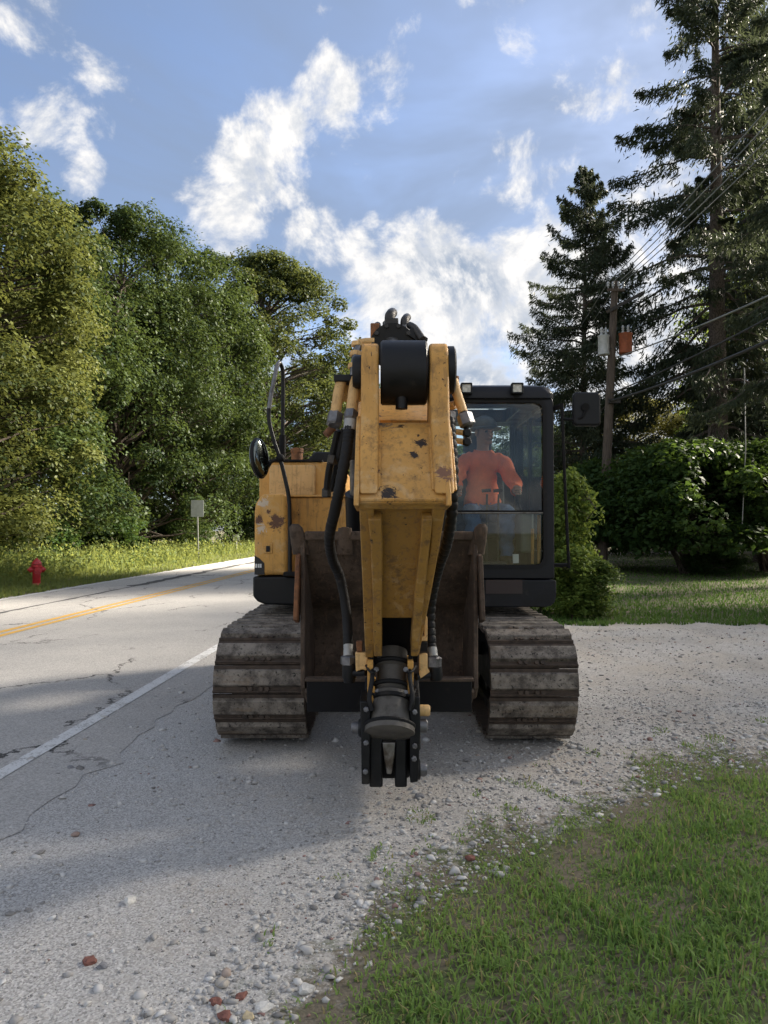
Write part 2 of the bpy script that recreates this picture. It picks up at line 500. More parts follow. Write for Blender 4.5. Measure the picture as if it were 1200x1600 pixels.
def curve_pts(pts, n=40):
    """Catmull-Rom through the points"""
    pts = [Vector(p) for p in pts]
    q = [pts[0] * 2 - pts[1]] + pts + [pts[-1] * 2 - pts[-2]]
    out = []; segs = len(pts) - 1
    for i in range(n):
        s = i / (n - 1) * segs; k = min(int(s), segs - 1); t_ = s - k
        p0, p1, p2, p3 = q[k:k + 4]
        out.append(.5 * ((2 * p1) + (p2 - p0) * t_ + (2 * p0 - 5 * p1 + 4 * p2 - p3) * t_ * t_ + (3 * p1 - p0 - 3 * p2 + p3) * t_ ** 3))
    return out
def rrect(x0, x1, z0, z1, r, n=6):
    """rounded rectangle; r = (lower left, lower right, upper right, upper left)"""
    if isinstance(r, (int, float)):
        r = (r,) * 4
    out = []
    for (cx_, cz_, a0), rr in zip(((x0, z0, pi), (x1, z0, 1.5 * pi), (x1, z1, 0), (x0, z1, .5 * pi)), r):
        mx_ = cx_ + rr * (1 if cx_ == x0 else -1); mz_ = cz_ + rr * (1 if cz_ == z0 else -1)
        for i in range(n + 1):
            a = a0 + .5 * pi * i / n
            out.append((mx_ + rr * cos(a), mz_ + rr * sin(a)))
    return out

def np_mesh(name, verts, faces_n, mat, tint=None, parent=None, loc=(0, 0, 0), smooth=False):
    """fast mesh of n-gons that all have the same corner count; verts (F, k, 3)"""
    F, k, _ = verts.shape
    me = bpy.data.meshes.new(name)
    me.vertices.add(F * k); me.loops.add(F * k); me.polygons.add(F)
    me.vertices.foreach_set('co', verts.reshape(-1).astype(np.float32))
    me.loops.foreach_set('vertex_index', np.arange(F * k, dtype=np.int32))
    me.polygons.foreach_set('loop_start', np.arange(0, F * k, k, dtype=np.int32))
    if tint is not None:
        a = me.attributes.new('tint', 'FLOAT', 'POINT')
        a.data.foreach_set('value', np.repeat(tint.astype(np.float32), k))
    me.update(calc_edges=True)
    me.materials.append(mat)
    o = bpy.data.objects.new(name, me)
    COL.objects.link(o)
    o.location = loc
    if parent is not None:
        o.parent = parent
    return o
def idx_mesh(name, verts, faces, mat, smooth=False):
    """verts (N,3), faces (F,k) with shared vertices"""
    me = bpy.data.meshes.new(name)
    F, k = faces.shape
    me.vertices.add(len(verts)); me.loops.add(F * k); me.polygons.add(F)
    me.vertices.foreach_set('co', verts.reshape(-1).astype(np.float32))
    me.loops.foreach_set('vertex_index', faces.reshape(-1).astype(np.int32))
    me.polygons.foreach_set('loop_start', np.arange(0, F * k, k, dtype=np.int32))
    if smooth:
        me.polygons.foreach_set('use_smooth', np.ones(F, dtype=bool))
    me.update(calc_edges=True)
    me.materials.append(mat)
    o = bpy.data.objects.new(name, me); COL.objects.link(o)
    return o

def unit(a):
    return a / np.maximum(np.linalg.norm(a, axis=-1, keepdims=True), 1e-9)
def leaf_quads(c, nrm, size, r, aspect=.62, axis=None):
    """diamond leaves, slightly folded, at centres c facing nrm"""
    n = len(c)
    if axis is None:
        axis = r.normal(size=(n, 3))
    ax = unit(axis - nrm * np.sum(axis * nrm, -1, keepdims=True))
    sd = np.cross(nrm, ax)
    s = size[:, None]
    fold = nrm * s * .12
    q = np.stack([c - ax * s * .5, c + sd * s * .5 * aspect + fold - ax * s * .06, c + ax * s * .55, c - sd * s * .5 * aspect + fold - ax * s * .06], 1)
    return q

# ------------------------------------------------------------------ ground, road, gravel
def RP(off, Y, z=0.0):
    """point of the road: lateral offset at the camera, distance ahead"""
    return (off + .0424 * Y, Y, z)

t = NT('soil_and_grass')
c = t.mix(t.noise(45, 5, .8), (.075, .064, .046), (.22, .19, .14))
c = t.mix(t.math('MULTIPLY', t.step(t.noise(3.3, 4), .45, .6), .75), c, (.075, .105, .036))
t.pbsdf(c, .95, 0, t.bump(t.noise(40, 5, .7), .3, .006), .1)
SOIL = t.m

t = NT('weathered_asphalt')
n_f = t.noise(75, 4, .8); n_m = t.noise(16, 6, .75); n_l = t.noise(.7, 5, .6)
c = t.mix(t.step(n_l, .3, .7), (.40, .385, .36), (.50, .475, .44))
c = t.mix(t.step(n_f, .42, .60), t.mix(.42, c, (.14, .137, .133)), t.mix(.45, c, (.58, .56, .54)))
c = t.mix(t.math('MULTIPLY', t.step(n_m, .54, .74), .35), c, (.14, .138, .135))
# cracks wander along a warped cell pattern, present only here and there
wv = t.n('ShaderNodeVectorMath', operation='ADD')
t.l(t.geo.outputs['Position'], wv.inputs[0])
ws = t.n('ShaderNodeVectorMath', operation='SCALE'); ws.inputs['Scale'].default_value = .55
t.l(t.noise(3.2, 6, .7, out='Color'), ws.inputs[0]); t.l(ws.outputs[0], wv.inputs[1])
mp = t.n('ShaderNodeMapping'); mp.inputs['Scale'].default_value = (1, .55, 1); t.l(wv.outputs[0], mp.inputs['Vector'])
ck = t.vor(.62, 'DISTANCE_TO_EDGE', mp.outputs[0])
crack = t.math('MULTIPLY', t.step(ck, .012, .003), t.step(t.noise(.45, 3), .46, .55))
c = t.mix(t.math('MULTIPLY', crack, .9), c, (.035, .034, .033))
# long dark rubbed band in the far lane
h = t.math('SUBTRACT', n_f, t.math('MULTIPLY', crack, 1.5))
t.pbsdf(c, .88, 0, t.bump(h, .55, .008), .25)
ASPH = t.m

t = NT('tar_sealant')
n1 = t.noise(22, 6, .7)
t.pbsdf(t.mix(t.step(n1, .35, .65), (.045, .045, .047), (.12, .118, .115)), .8, 0, t.bump(n1, .3, .01), .3)
TAR = t.m

def linemat(name, col):
    t = NT(name)
    n = t.noise(60, 6, .75); n2 = t.noise(6, 4, .6)
    worn = t.step(t.math('ADD', n, t.math('MULTIPLY', n2, .6)), .80, .95)
    c = t.mix(t.math('MULTIPLY', worn, .8), col, (.24, .23, .215))
    t.pbsdf(c, .75, 0, t.bump(n, .4, .005), .3)
    return t.m
LINEW = linemat('worn_white_line', (.66, .66, .65))
LINEY = linemat('worn_yellow_line', (.62, .36, .06))

t = NT('crushed_limestone')
n_f = t.vor(70, out='Color'); n_d = t.vor(70)
n_m = t.noise(24, 7, .78); n_l = t.noise(.9, 5, .6)
bw = t.n('ShaderNodeRGBToBW'); t.l(n_f, bw.inputs[0])
bw2 = t.n('ShaderNodeRGBToBW'); t.l(t.vor(150, out='Color'), bw2.inputs[0])
c = t.mix(t.mix(.4, bw.outputs[0], bw2.outputs[0]), (.27, .255, .235), (.70, .67, .63))
c = t.mix(t.math('MULTIPLY', t.step(n_m, .5, .72), .7), c, (.19, .18, .165))
c = t.mix(t.math('MULTIPLY', t.step(n_l, .40, .62), .6), c, t.mix(bw2.outputs[0], (.30, .26, .21), (.54, .48, .41)))
c = t.mix(t.math('MULTIPLY', t.step(t.noise(1.7, 3), .6, .75), .3), c, (.44, .44, .45))
c = t.mix(t.math('MULTIPLY', t.step(t.noise(1.6, 5, .65, stretch=(2.2, .35, 1)), .48, .66), .40), c, (.32, .30, .275))
aa = t.n('ShaderNodeAttribute', attribute_name='asph'); sa = t.n('ShaderNodeAttribute', attribute_name='soil')
wob_ = t.math('MULTIPLY', t.math('SUBTRACT', t.noise(9, 7, .75), .5), 1.6)
c = t.mix(t.math('MULTIPLY', t.step(t.math('ADD', aa.outputs['Fac'], wob_), .2, .8), .75), c, t.mix(bw2.outputs[0], (.17, .167, .163), (.66, .65, .635)))
soilc = t.mix(t.noise(45, 5, .8), (.075, .064, .046), (.22, .19, .14))
soilc = t.mix(t.math('MULTIPLY', t.step(t.noise(3.3, 4), .45, .6), .75), soilc, (.075, .105, .036))
c = t.mix(t.step(t.math('ADD', sa.outputs['Fac'], wob_), .35, .75), c, soilc)
hh = t.math('ADD', t.math('MULTIPLY', n_d, -1.0), n_m)
t.pbsdf(c, .92, 0, t.bump(hh, .4, .009), .2)
GRAV = t.m
t = NT('stone_chip')
oi = t.n('ShaderNodeAttribute', attribute_name='tint')
rmp = t.n('ShaderNodeValToRGB')
els = rmp.color_ramp.elements
els[0].position = 0; els[0].color = (.10, .095, .09, 1)
els[1].position = 1; els[1].color = (.26, .085, .06, 1)
for pos, colr in ((.2, (.34, .325, .305, 1)), (.6, (.52, .50, .475, 1)), (.9, (.74, .73, .71, 1)), (.955, (.42, .36, .28, 1)), (.97, (.24, .09, .065, 1))):
    e = els.new(pos); e.color = colr
t.l(oi.outputs['Fac'], rmp.inputs[0])
t.pbsdf(t.mix(.35, rmp.outputs[0], t.mix(t.noise(60, 4), (.1, .1, .1), (.6, .58, .55)), 'MIX'), .9, 0, None, .25)
STONE = t.m

# the ground: one sheet to the horizon
g = MB()
gx = [-700, -150, -40, -14] + list(range(-10, 31, 4)) + [60, 180, 700]
gy = [-300, -60, -12] + list(range(-8, 41, 4)) + [60, 110, 300, 1200]
g.add([(x, y, 0) for y in gy for x in gx], [(j * len(gx) + i, j * len(gx) + i + 1, (j + 1) * len(gx) + i + 1, (j + 1) * len(gx) + i) for j in range(len(gy) - 1) for i in range(len(gx) - 1)])
tag(g.build('ground', SOIL, smooth=False), kind='structure')

def strip(name, m, o0, o1, y0, y1, z, n=60, jit=(0, 0), seed=1):
    r = np.random.default_rng(seed)
    vs_, fs = [], []
    ys = [y0 + (y1 - y0) * (i / n) ** 1.6 for i in range(n + 1)]
    for y in ys:
        vs_.append(RP(o0 + r.normal() * jit[0], y, z)); vs_.append(RP(o1 + r.normal() * jit[1], y, z))
    for i in range(n):
        fs.append((2 * i, 2 * i + 1, 2 * i + 3, 2 * i + 2))
    return MB().add(vs_, fs).build(name, m, smooth=False)

# gravel: shoulder along the road, driveway to the right, its outline ragged
FG = [(-.80, 1.2), (-.58, 1.9), (-.44, 2.35), (-.12, 3.0), (.22, 3.45), (.67, 3.9), (1.1, 4.3), (1.65, 4.85), (2.82, 5.5), (5, 6.0), (9, 6.4), (16, 6.9), (45, 8)]
FX, FY = np.array([p[0] for p in FG]), np.array([p[1] for p in FG])
def fg_edge(x):
    return np.interp(x, FX, FY, left=0.0)
def edge_wob(x):
    return .16 * np.sin(x * 4.1) + .11 * np.sin(x * 11.7 + 1) + .08 * np.sin(x * 27 + 2) + .05 * np.sin(x * 61)
def back_edge(x):
    return 11.9 + .12 * np.sin(x * 1.7) + .08 * np.sin(x * 5.3) + .03 * (x - 3)
r = np.random.default_rng(5)
gm = MB(); GA, GS = [], []
def sheet(cols, asph, soil):
    """cols: list of point columns; asph, soil: mix weights per row"""
    n_, m_ = len(cols), len(cols[0])
    gm.add([(p[0], p[1], .004) for c_ in cols for p in c_], [(i * m_ + j, i * m_ + j + 1, (i + 1) * m_ + j + 1, (i + 1) * m_ + j) for i in range(n_ - 1) for j in range(m_ - 1)])
    for c_ in cols:
        GA.extend(asph); GS.extend(soil)
xs = np.concatenate([np.arange(-.78, 7, .06), np.linspace(7, 44, 120)])
offs = (-.75, -.45, -.2, 0, .2, .45, .8)
sheet([[(x, fg_edge(x) + edge_wob(x) * .8 + o_) for o_ in offs] + [(x, back_edge(x) - .25), (x, back_edge(x) + .35)] for x in xs],
      [0] * 9, [1, .85, .68, .5, .34, .18, 0, 0, 1])
GA[:] = [max(0.0, .55 * (1 - (gm.v[i][0] - .0424 * gm.v[i][1] + .58) / 2.2)) for i in range(len(GA))]
ys = np.linspace(-12, 11.8, 90)
lo_ = (-2.35, -1.8, -1.5, -1.15)
sheet([[RP(o_, y) for o_ in lo_] + [(-.78, y)] for y in ys], [1, 1, .9, .75, .55], [0] * 5)
ys = np.linspace(11.8, 150, 150)
sheet([[RP(o_, y) for o_ in (-2.35, -1.8, -1.5, -1.15, -.9)] for y in ys], [1, 1, .5, .2, 0], [0, 0, .2, .6, 1])
go = gm.build('gravel', GRAV, smooth=False)
for nm, vals in (('asph', GA), ('soil', GS)):
    at = go.data.attributes.new(nm, 'FLOAT', 'POINT'); at.data.foreach_set('value', np.array(vals, dtype=np.float32))
tag(go, kind='structure')

tag(strip('road', ASPH, -8.98, -1.98, -12, 260, .008, 700, (.04, .05), 3), kind='structure')
tag(strip('road_edge_line', LINEW, -2.575, -2.455, -12, 260, .0125, 80, (.004, .006), 4), kind='structure')
tag(strip('road_centre_line', LINEY, -6.08, -5.97, -12, 260, .0125, 60, (.003, .003), 5), kind='structure')
tag(strip('road_centre_line', LINEY, -5.87, -5.76, -12, 260, .0125, 60, (.003, .003), 6), kind='structure')
tag(strip('road_edge_line', LINEW, -8.86, -8.76, -12, 260, .0125, 60, (.006, .004), 7), kind='structure')
tag(strip('tar_seam', TAR, -7.60, -7.34, 20, 66, .0115, 60, (.05, .05), 8), kind='structure')
tag(strip('tar_seam', TAR, -7.46, -7.38, 9, 20, .0115, 40, (.02, .02), 9), kind='structure')

# ------------------------------------------------------------------ loose stones
ICO_V = None
bm = bmesh.new(); bmesh.ops.create_icosphere(bm, subdivisions=1, radius=1)
ICO_V = np.array([v.co[:] for v in bm.verts]); ICO_F = np.array([[v.index for v in f.verts] for f in bm.faces]); bm.free()
OCT_V = np.array([(1, 0, 0), (-1, 0, 0), (0, 1, 0), (0, -1, 0), (0, 0, 1), (0, 0, -1)], float)
OCT_F = np.array([(0, 2, 4), (2, 1, 4), (1, 3, 4), (3, 0, 4), (2, 0, 5), (1, 2, 5), (3, 1, 5), (0, 3, 5)])
def in_gravel(x, y):
    return (y > fg_edge(x) + edge_wob(x)) & (y < back_edge(x)) & (x > -2.05 + .0424 * y)
def stones(name, pos, size, BV, BF, tint, seed, sink=.25):
    r = np.random.default_rng(seed)
    n, k = len(pos), len(BV)
    v = BV[None] * (1 + r.normal(size=(n, k, 1)) * .28) + r.normal(size=(n, k, 3)) * .10
    sc = size[:, None, None] * np.stack([r.uniform(.75, 1.3, n), r.uniform(.7, 1.2, n), r.uniform(.35, .7, n)], -1)[:, None]
    v = v * sc
    a = r.uniform(0, 2 * pi, n); ca, sa = np.cos(a)[:, None], np.sin(a)[:, None]
    v = np.stack([v[..., 0] * ca - v[..., 1] * sa, v[..., 0] * sa + v[..., 1] * ca, v[..., 2]], -1)
    p = np.concatenate([pos, (.004 + size * (.45 - sink))[:, None]], 1)
    v = (v + p[:, None]).reshape(-1, 3)
    f = (BF[None] + (np.arange(n) * k)[:, None, None]).reshape(-1, 3)
    o = idx_mesh(name, v, f, STONE)
    at = o.data.attributes.new('tint', 'FLOAT', 'POINT'); at.data.foreach_set('value', np.repeat(tint, k).astype(np.float32))
    return o
def sample(n, x0, x1, y0, y1, dens, seed, ypow=1.0):
    r = np.random.default_rng(seed); out = []; got = 0
    while got < n:
        x = r.uniform(x0, x1, n * 2); y = y0 + (y1 - y0) * r.uniform(0, 1, n * 2) ** ypow
        k = r.uniform(0, 1, n * 2) < dens(x, y)
        out.append(np.stack([x[k], y[k]], 1)); got += k.sum()
    return np.concatenate(out)[:n]
def patchy(x, y, s=1.0, ph=0.0):
    return .5 + .25 * (np.sin(x * 3.1 * s + 2.0 * np.sin(y * 1.3 * s + ph)) + np.sin(y * 2.3 * s + 1.7 * np.sin(x * 1.9 * s + 1 + ph)))
def d_fine(x, y):
    off = x - .0424 * y
    near = np.clip(1.25 - (y - fg_edge(x)) / 2.2, .16, 1)
    sh = np.clip((off + 2.6) / 1.5, .03, 1)
    ins = (y > fg_edge(x) - .35) & (y < back_edge(x) + .1)
    return np.where(ins, near * sh * (.35 + .65 * patchy(x, y)), 0)
p1 = sample(36000, -2.6, 7, 1.7, 11.5, d_fine, 21, 1.9)
r = np.random.default_rng(22)
s1 = .0032 * np.exp(r.normal(size=len(p1)) * .45) * (1 + .10 * p1[:, 1])
tag(stones('gravel_chips', p1, s1, OCT_V, OCT_F, r.uniform(0, .97, len(p1)) , 23), 'pale crushed limestone chips scattered over shoulder and driveway', 'gravel', kind='stuff')
def d_big(x, y):
    e = y - fg_edge(x)
    ins = (e > -.5) & (y < back_edge(x) + .1) & (x - .0424 * y > -2.5)
    return np.where(ins, np.clip(1.2 - abs(e - .25) / .9, .10, 1) * (.25 + .75 * patchy(x, y, 1.3, 2)), 0)
p2 = sample(7500, -2.4, 7, 1.7, 11.5, d_big, 24, 1.7)
s2 = np.minimum(.0075 * np.exp(r.normal(size=len(p2)) * .42), .022) * (1 + .05 * p2[:, 1])
tag(stones('gravel_stones', p2, s2, ICO_V, ICO_F, r.uniform(0, 1, len(p2)), 25), 'coarse grey stones with brick crumbs along the grass edge', 'gravel', kind='stuff')

# ------------------------------------------------------------------ grass
def blades(name, pos, h, w, mat, tint, seed, lean=.5, z0=0.0):
    """bent blades of two quads each"""
    r = np.random.default_rng(seed); n = len(pos)
    a = r.uniform(0, 2 * pi, n); d = np.stack([np.cos(a), np.sin(a), np.zeros(n)], -1)
    sd = np.stack([-np.sin(a), np.cos(a), np.zeros(n)], -1)
    b = np.concatenate([pos, np.full((n, 1), z0)], 1)
    ln = (r.uniform(.15, 1, n) * lean)[:, None]
    H = h[:, None]; Wd = (w / 2)[:, None]; up = np.array([0, 0, 1.0])
    m = b + up * H * .55 + d * H * ln * .35
    tip = b + up * H * (1 - .35 * ln) + d * H * ln
    q1 = np.stack([b - sd * Wd, b + sd * Wd, m + sd * Wd * .85, m - sd * Wd * .85], 1)
    q2 = np.stack([m - sd * Wd * .85, m + sd * Wd * .85, tip + sd * Wd * .12, tip - sd * Wd * .12], 1)
    return np_mesh(name, np.concatenate([q1, q2]), 4, mat, np.concatenate([tint, tint]))
def d_fg(x, y):
    e = fg_edge(x) + edge_wob(x) * 1.3 - y
    pa = patchy(x, y, 2.3, 1.0); pb_ = patchy(x, y, 5.1, 3.0)
    core = np.clip((e + .1) / .8, 0, 1)
    worn = np.clip((y - 2.5) / 1.2, 0.1, 1) * (pa < .42) * .3
    tuft = np.where((e > -.75) & (e < .5), (pb_ > .72) * (pa > .5) * .5, 0)
    return np.where(e > -.8, np.maximum(core * (1 - worn) * (.45 + .55 * pb_), tuft), 0)
p3 = sample(130000, -1.0, 5.6, .7, 6.4, d_fg, 31, 1.15)
r = np.random.default_rng(32)
pat = patchy(p3[:, 0], p3[:, 1], 3.1, .5)
e3 = np.clip((fg_edge(p3[:, 0]) - p3[:, 1]) / 1.3, .12, 1)
h3 = (.022 + .044 * r.uniform(0, 1, len(p3)) ** 1.5) * (.55 + .9 * pat) * (.45 + .6 * e3)
t3 = np.clip(.05 + .6 * r.uniform(0, 1, len(p3)) + .30 * (1 - e3) + .5 * (patchy(p3[:, 0], p3[:, 1], 1.3, 4.0) - .5), 0, .92)
t3[r.uniform(0, 1, len(p3)) < .07 + .10 * (1 - e3)] = 1.0
tag(blades('lawn_grass', p3, h3, .0045 + .0065 * r.uniform(0, 1, len(p3)) ** 2, GRASS, t3, 33, 1.15), 'thick green grass in the lower right foreground', 'grass', kind='stuff')
def d_lawn(x, y):
    return np.where((y > back_edge(x) - .12 + .1 * np.sin(x * 9)) & (x - .0424 * y > -.95), np.clip(14 / y, .2, 1), 0)
p4 = sample(60000, 0.2, 26, 11.7, 46, d_lawn, 34, 1.7)
tag(blades('back_lawn_grass', p4, .05 + .05 * r.uniform(0, 1, len(p4)), .014 + .014 * r.uniform(0, 1, len(p4)), LAWN, np.clip(r.uniform(0, .8, len(p4)) + .3 * patchy(p4[:, 0] * .3, p4[:, 1] * .3) - .1, 0, 1), 35, .9),
    'mown green lawn beyond the gravel driveway', 'grass', kind='stuff')
# left verge: short mown strip, then waist-high weeds
def d_verge(x, y):
    off = x - .0424 * y
    return np.where((off < -8.93) & (off > -14.5), np.clip(22 / y, .12, 1), 0)
p5 = sample(38000, -14.5, -4, 10, 95, d_verge, 36, 1.8)
off5 = p5[:, 0] - .0424 * p5[:, 1]
deep = np.clip((-10.5 - off5) / 1.8, 0, 1)
h5 = (.07 + .08 * r.uniform(0, 1, len(p5))) * (1 + deep * 5.5 * r.uniform(.3, 1, len(p5)) * (.5 + patchy(p5[:, 0], p5[:, 1], .5)))
tag(blades('verge_grass', p5, h5, .018 + .03 * r.uniform(0, 1, len(p5)), WEED, np.clip(.3 + .6 * r.uniform(0, 1, len(p5)), 0, 1), 37, .6),
    'sunlit grass and tall weeds along the far roadside', 'grass', kind='stuff')
pw = sample(700, -14, -4, 14, 80, lambda x, y: np.where((x - .0424 * y < -10.6) & (x - .0424 * y > -14.0), np.clip(24 / y, .15, 1), 0), 38, 1.6)
cs, ns, ss, ts = [], [], [], []
for (x, y) in pw:
    hh_ = r.uniform(.35, 1.1); k = 26
    z = r.uniform(.1, 1, k) * hh_
    c_ = np.stack([x + r.normal(size=k) * .16, y + r.normal(size=k) * .16, z], -1)
    cs.append(c_); ns.append(unit(r.normal(size=(k, 3)) + np.array([0, 0, .8]))); ss.append(r.uniform(.06, .15, k)); ts.append(np.full(k, r.uniform(0, 1)))
tag(np_mesh('verge_weeds', leaf_quads(np.concatenate(cs), np.concatenate(ns), np.concatenate(ss), r), 4, WEED, np.concatenate(ts)),
    'leafy weeds in front of the woodland edge', 'weeds', kind='stuff')

# ------------------------------------------------------------------ trees
def limb_mesh(mb, p0, p1, r0, r1, sag, rr, n=6, segs=5):
    p0, p1 = Vector(p0), Vector(p1); L = (p1 - p0).length
    pts = []
    for i in range(segs + 1):
        s = i / segs
        p = p0.lerp(p1, s) + Vector((0, 0, sag * L * sin(pi * s)))
        if 0 < i < segs:
            p += Vector(rr.normal(size=3)) * L * .025
        pts.append(p)
    mb.tube(pts, [r0 + (r1 - r0) * (i / segs) for i in range(segs + 1)], n, caps=False)

def make_crown(seed, H, R, z0, clumps, per, leaf, cr=(.8, 1.5), shape=0.55, outer=.5, flat=.62, trunk_r=.28, dome=False):
    """leafy crown as leaf quads round clump centres, and the limbs that carry the clumps"""
    rr = np.random.default_rng(seed)
    C, Nn, S, T = [], [], [], []
    mb = MB()
    tp = [(0, 0, 0)]
    for i in range(1, 8):
        tp.append((rr.normal() * .10 * i * .4, rr.normal() * .10 * i * .4, H * .86 * i / 7))
    mb.tube(tp, [trunk_r * 1.35] + [trunk_r * (1 - .115 * i) for i in range(1, 8)], 9)
    lump = rr.uniform(0, 2 * pi, 6)
    for k in range(clumps):
        s = rr.uniform(0, 1) ** .9
        h = z0 + (H - z0) * s
        prof = math.sqrt(max(.02, 1 - (abs(s - shape * .72) / (1 - shape * .72 if s > shape * .72 else shape * 1.25)) ** 2.3))
        a = rr.uniform(0, 2 * pi)
        rad = R * prof * (1 + .16 * math.sin(2 * a + lump[0]) + .13 * math.sin(3 * a + lump[1] + h * .5) + .1 * math.sin(h * 1.1 + lump[2] + a))
        d = rad * (outer + (1 - outer) * rr.uniform(0, 1) ** .45)
        c0 = np.array([cos(a) * d, sin(a) * d, h])
        rad_c = rr.uniform(*cr) * (.75 + .25 * prof)
        u = unit(rr.normal(size=(per, 3)))
        if dome:
            fl = (u[:, 2] < -.1) & (rr.uniform(0, 1, per) < .75)
            u[fl, 2] *= -1
        q = rr.uniform(.25, 1, per) ** .4
        sc = np.array([1, 1, flat]) * rad_c * np.array([rr.uniform(.8, 1.25), rr.uniform(.8, 1.25), 1])
        wob = 1 + .25 * np.sin(u[:, :1] * 5 + rr.uniform(0, 6)) * np.sin(u[:, 1:2] * 6 + rr.uniform(0, 6))
        pos = c0 + u * sc * q[:, None] * wob
        pos[:, 2] -= .12 * rad_c * (u[:, 0] ** 2 + u[:, 1] ** 2)
        nn = unit(u * .7 + rr.normal(size=(per, 3)) * .55 + np.array([0, 0, .75]))
        keep = pos[:, 2] > .15
        C.append(pos[keep]); Nn.append(nn[keep]); S.append((leaf * rr.uniform(.6, 1.35, per))[keep])
        T.append(np.clip(rr.uniform(0, .75) + rr.normal(size=per) * .16 + .12 * u[:, 2], 0, 1)[keep])  # upward leaves tinted lighter, top light painted into each clump
        if k % 2 == 0 or d > R * .6:
            zb = max(z0 * .6, min(h - d * .55, H * .78))
            i = min(6, int(zb / (H * .86) * 7)); f = zb / (H * .86) * 7 - i
            base = Vector(tp[i]).lerp(Vector(tp[min(7, i + 1)]), f)
            limb_mesh(mb, base, c0 - np.array([0, 0, rad_c * .15]), (.035 + .010 * d) * min(1, trunk_r / .28), .012 * min(1, trunk_r / .2), .06, rr, 5)
    return leaf_quads(np.concatenate(C), np.concatenate(Nn), np.concatenate(S), rr), np.concatenate(T), mb

class Kind:
    def __init__(self, quads, tint, mb, leafm, barkm, nm='tree'):
        self.q, self.t, self.mb, self.lm, self.bm, self.nm = quads, tint, mb, leafm, barkm, nm
        self.me = None
    def place(self, loc, rz, sc, label, cat, group, leafm=None, parts=('trunk', 'crown')):
        root = thing(self.nm, label, cat, loc, group)
        root.rotation_euler = (0, 0, rz); root.scale = sc if isinstance(sc, tuple) else (sc,) * 3
        if self.me is None:
            b = self.mb.build(parts[0], self.bm, root)
            c_ = np_mesh(parts[1], self.q, 4, self.lm, self.t, root)
            self.me = (b.data, c_.data)
        else:
            b = bpy.data.objects.new(parts[0], self.me[0]); c_ = bpy.data.objects.new(parts[1], self.me[1])
            for o in (b, c_):
                COL.objects.link(o); o.parent = root
        if leafm is not None:
            c_.material_slots[0].link = 'OBJECT'
            c_.material_slots[0].material = leafm
        return root
K1 = Kind(*make_crown(101, 15, 4.6, .9, 185, 560, .145, (.6, 1.55), .5, .66, .75, .28, True), LEAF_A, BARK, 'broadleaf_tree')
K2 = Kind(*make_crown(102, 16, 5.2, 1.2, 180, 430, .18, (.65, 1.75), .58, .62, .75, .28, True), LEAF_A, BARK, 'broadleaf_tree')
K3 = Kind(*make_crown(103, 24, 7.0, 4.5, 300, 280, .23, (.8, 1.7), .62, .4, .6, .42), LEAF_O, BARK, 'oak_tree')
K4 = Kind(*make_crown(104, 3.0, 1.75, .25, 95, 210, .13, (.32, .6), .55, .45, .7, .05), LEAF_D, BARK, 'shrub')

WOOD = 'trees of the woodland left of the road'
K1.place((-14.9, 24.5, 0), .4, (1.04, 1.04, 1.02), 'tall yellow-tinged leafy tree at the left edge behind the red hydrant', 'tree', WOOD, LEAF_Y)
K2.place((-16.4, 31.5, 0), 1.7, (.95, .95, .95), 'dark green leafy tree right of the yellow-tinged tree', 'tree', WOOD)
K1.place((-14.8, 41.5, 0), 2.9, (1.15, 1.15, 1.26), 'broad leafy tree with dense crown just behind the road sign', 'tree', WOOD)
K2.place((-13.4, 50.0, 0), 4.1, (1.15, 1.15, 1.24), 'leafy tree right of the road sign with low branches', 'tree', WOOD)
K3.place((-9.9, 62.0, 0), .9, (1.05, 1.05, 1.00), 'tall oak with airy crown where sky shows through, left of excavator', 'tree', WOOD)
K1.place((-5.6, 78.0, 0), 5.2, (1.35, 1.35, 1.22), 'leafy tree farthest down the road beside the excavator handrail', 'tree', WOOD)
K2.place((-21.5, 34.0, 0), .2, (1.1, 1.1, 1.0), 'leafy tree in second row behind the yellow-tinged tree', 'tree', WOOD)
K1.place((-20.5, 48.0, 0), 1.2, (1.15, 1.15, 1.3), 'leafy tree in second row behind the broad tree', 'tree', WOOD)
K2.place((-17.0, 62.0, 0), 2.2, (1.2, 1.2, 1.3), 'leafy tree in second row behind the oak', 'tree', WOOD)
K2.place((-16.8, 18.0, 0), 3.3, (.9, .9, .98), 'leafy tree cut off by the left edge of the photo', 'tree', WOOD, LEAF_Y)
K1.place((-12.5, 86.0, 0), 2.0, (1.2, 1.2, .9), 'low far tree beside the road sign post', 'tree', WOOD)
K2.place((-1.0, 92.0, 0), 3.9, (1.2, 1.2, 1.0), 'far tree behind the excavator boom', 'tree', WOOD)
K1.place((8.5, 98.0, 0), 4.4, (1.2, 1.2, .72), 'far low tree seen through the cab rear window', 'tree', WOOD)
UND = 'bushes at the woodland edge'
for i, (off, y, s, nth) in enumerate([(-14.2, 21.5, .8, 'leftmost'), (-15.0, 29, .9, 'second'), (-15.2, 37.5, .9, 'third'), (-14.8, 47, 1.0, 'fourth'), (-13.4, 60, 1.2, 'fifth')]):
    x, y_, _ = RP(off, y)
    K4.place((x, y_, 0), i * 1.3, (s, s, s * .8), nth + (' bush' if i == 0 else ' bush from the left') + ' under the woodland trees', 'bush', UND, LEAF_D if i % 4 else LEAF_A, ('stem', 'foliage'))

